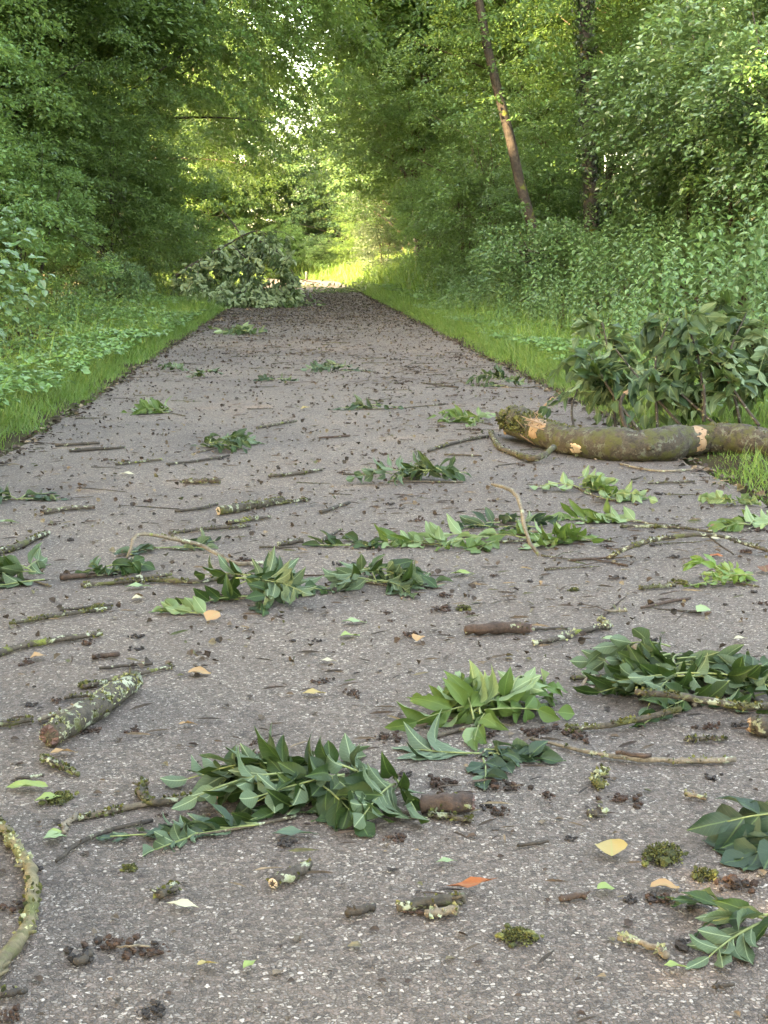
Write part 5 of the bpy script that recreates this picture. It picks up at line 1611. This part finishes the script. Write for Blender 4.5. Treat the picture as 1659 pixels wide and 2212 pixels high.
    # leafy shoots rising behind the log, leaves hanging
    shoots = [
        ([(1245, 955), (1245, 890), (1265, 850)], 7.25), ([(1330, 930), (1330, 790), (1320, 700)], 7.35), ([(1420, 925), (1430, 780), (1470, 690)], 7.25),
        ([(1520, 910), (1525, 790), (1505, 690)], 7.15), ([(1600, 920), (1590, 780), (1640, 680)], 7.3), ([(1480, 930), (1400, 830), (1350, 760)], 7.2),
        ([(1690, 930), (1660, 790), (1600, 670)], 7.4), ([(1380, 930), (1330, 850), (1290, 770)], 7.2), ([(1640, 920), (1600, 850), (1560, 760)], 7.0), ([(1720, 930), (1700, 800), (1690, 740)], 7.2), ([(1560, 930), (1480, 850), (1440, 810)], 7.1)]
    for k, (uvl, y) in enumerate(shoots):
        S = resample([Dp(u, v, y + .03 * j) - o for j, (u, v) in enumerate(uvl)], 14)
        S = S + np.array((0, .22, 0)) * np.linspace(0, 1, 14)[:, None]
        sh = MB()
        tube(sh, S, (.009, .004), 6, rng, .05)
        sho = sh.build("leafy_shoot", M['stick_dark'], t)
        fol, sta = MB(), MB()
        nl = 16 if k else 9
        for j in range(nl):
            i = int(np.clip(4 + 9.9 * (j + rng.uniform()) / nl, 0, 13)) if k else int(rng.integers(3, 14))
            a = rng.uniform(0, 6.28)
            el = rng.uniform(-.1, .9)
            d = np.array((math.cos(a) * math.cos(el), math.sin(a) * math.cos(el) * .6 + .22, math.sin(el)))
            if S[i][2] < (.27 if k else .12): continue
            compound(fol, sta, rng, S[i], d, rng.uniform(.16, .24), int(rng.integers(3, 5)), rng.uniform() < .18, rng.uniform(.6, 1.4), rng.normal(0, .5), .105 if k else .075, .047 if k else .034, None, .25, .45)
        if not fol.n: continue
        fol.build("foliage", M['ash_dark'], sho, with_uv=True)
        sta.build("leaf_stalk", M['rachis'], sho)

M['ash_dark'] = leaf_mat("dark_ash_leaf", [(0.009, 0.026, 0.010), (0.014, 0.036, 0.013), (0.023, 0.048, 0.014)], (0.117, 0.172, 0.085), .2, (0.117, 0.172, 0.016), rough=.56, spec=.25, veins=True, patch=.2)
fallen_branch()

# ------------------------------------------------------------------ the fallen crown further along, left
def fallen_crown():
    rng = np.random.default_rng(95)
    y0 = 31.0
    o = Dp(520, 660, y0); o[2] = 0
    t = thing("fallen_tree", o, "fallen leafy tree crown heaped over the left side of the far path", "fallen tree")
    limbs = [([(380, 595), (470, 540), (545, 500), (575, 505)], .045, .010, 31.0), ([(560, 520), (600, 545), (640, 600)], .022, .008, 30.6), ([(480, 452), (505, 485), (535, 530)], .012, .02, 31.4),
             ([(430, 668), (500, 640), (560, 610)], .03, .014, 30.4), ([(410, 580), (455, 640), (500, 665)], .02, .01, 30.3), ([(620, 590), (655, 605), (690, 612)], .012, .006, 31.0),
             ([(500, 530), (540, 570), (560, 640)], .02, .008, 30.8), ([(440, 560), (520, 530), (600, 500), (640, 520)], .018, .006, 31.6), ([(560, 640), (620, 640), (680, 640)], .012, .005, 31.0)]
    for uvl, ra, rb, y in limbs:
        lb = MB()
        P = resample([Dp(u, v, y + .15 * math.sin(k * 2)) - o for k, (u, v) in enumerate(uvl)], 14)
        tube(lb, P, (ra, rb), 7, rng, .05)
        lb.build("limb", M['trunk_dark'], t)
    # twigs hanging from the limbs, each with drooping fans of leaflets, pale undersides showing
    fol, tw = MB(), MB()
    starts = []
    for uvl, ra, rb, y in limbs:
        if uvl[0] == (480, 452): continue
        for q in resample([(u, v, 0) for u, v in uvl], 24):
            starts.append((q[0], q[1], y))
    P, A, Nn, S = [], [], [], []
    for k in range(205):
        u, v, y = starts[int(rng.integers(0, len(starts)))]
        u += rng.normal(0, 8); y = y + rng.normal(0, .45)
        if k > 135:                                  # the heap on the ground
            u = rng.uniform(400, 634); v = rng.uniform(600 if u < 590 else 622, 650)
        a = Dp(u, min(v, 655), y) - o
        a[2] = max(a[2], .08)
        ln = rng.uniform(.25, .7)
        b = a + np.array((rng.normal(.03, .22), rng.normal(0, .2), -ln))
        b[2] = max(b[2], .03)
        if b[0] > Dp(640, 640, y0)[0] - o[0]: continue
        tube(tw, np.array([a, (a + b) / 2 + rng.normal(0, .04, 3), b]), (.008, .003), 4)
        for j in range(6):
            c = a + (b - a) * (j + rng.uniform()) / 6
            az = rng.uniform(0, 6.28)
            flip = rng.uniform() < .52
            for i in range(6):
                aa = az + rng.normal(0, .9)
                P.append(c + rng.normal(0, .05, 3)); A.append((math.cos(aa) * .8, math.sin(aa) * .6, rng.uniform(-1.3, .05)))
                Nn.append((rng.normal(0, .5), (1.0 if flip else -1.0) + rng.normal(0, .3), (-.3 if flip else .5) + rng.normal(0, .3))); S.append(rng.uniform(.09, .165))
    place(fol, T_six(.24, .05, .2), np.array(P), np.array(A), np.array(Nn), np.array(S))
    f = fol.build("foliage", M['fallen_leaf'], t, smooth_faces=False)
    tag(tw.build("twig", M['trunk_dark'], f), kind="stuff")
M['fallen_leaf'] = leaf_mat("wilted_crown_leaf", [(0.023, 0.052, 0.015), (0.036, 0.068, 0.021), (0.058, 0.095, 0.032)], (0.250, 0.326, 0.168), .22, (0.156, 0.215, 0.042), rough=.5, spec=.35)
fallen_crown()

# leafy scraps across the far path beyond the heap
for k, (u, v, s, lab) in enumerate(((700, 634, 1.0, "dark leafy scrap on the path right of the fallen crown"), (765, 626, 1.4, "leafy branch tip at the right edge of the path beyond the fallen crown"), (790, 632, 1.2, "leafy scrap on the right verge opposite the fallen crown"), (655, 622, 1.2, "upright leaf tuft at the tip of the fallen crown"), (640, 662, .8, "low leafy scrap in front of the fallen crown"), (735, 632, 1.0, "small leafy scrap in the middle of the far path"), (515, 722, .5, "yellowish leaf scrap on the litter before the fallen crown"))):
    rng = np.random.default_rng(300 + k)
    g = G(u, v, 0)
    t = thing("leafy_twig", (g[0], g[1], .01), lab, "leafy twig", "leafy scraps near the fallen crown")
    n = 90
    mb = MB()
    p = np.stack([rng.normal(0, .30 * s, n), rng.normal(0, .35 * s, n), np.abs(rng.normal(0, .09 * s, n)) + .01], 1)
    ax = rand_dir(rng, n) * np.array((1, 1, .5))
    place(mb, T_six(.22, .05, .2), p, ax, np.array((0, 0, 1.0)) + rng.normal(0, .7, (n, 3)), rng.uniform(.09, .16, n))
    mb.build("foliage", M['fallen_leaf'], t, smooth_faces=False)
    mb = MB()
    tube(mb, resample([(-.45 * s, .05, .01), (0, 0, .04), (.4 * s, -.06, .015)], 8), (.010, .005), 6, rng, .05)
    mb.build("stem", M['stick_dark'], t)

# dark sawn log on the far verge, and a short stake on the sunlit stretch
def far_bits():
    rng = np.random.default_rng(97)
    p = Dp(781, 587, 76.0)
    t = thing("sawn_log", p, "dark sawn log lying in the grass of the far right verge", "log")
    mb = MB()
    tube(mb, resample([(-.42, 0, 0), (0, .05, .02), (.42, .12, .03)], 9), (.17, .15), 12, rng, .03)
    mb.build("bark", M['trunk_dark'], t)
    e = MB(); splinter(e, rng, np.array((-.42, 0, 0)), np.array((-1.0, 0, 0)), .15, .1)
    e.build("sawn_end", M['post'], t)
    g = G(662, 605, 0)
    t = thing("marker_stake", (g[0], g[1], 0), "short dark stake standing at the sunlit end of the path", "stake")
    mb = MB()
    tube(mb, np.array([(0, 0, -.02), (0, 0, .25), (0, 0, .38)]), (.07, .06), 10)
    mb.build("shaft", M['post'], t)
    mb = MB()
    tube(mb, np.array([(0, 0, .385), (0, 0, .41), (0, 0, .43)]), (.075, .05), 10)
    mb.build("cap", M['dead_rust'], t)
far_bits()
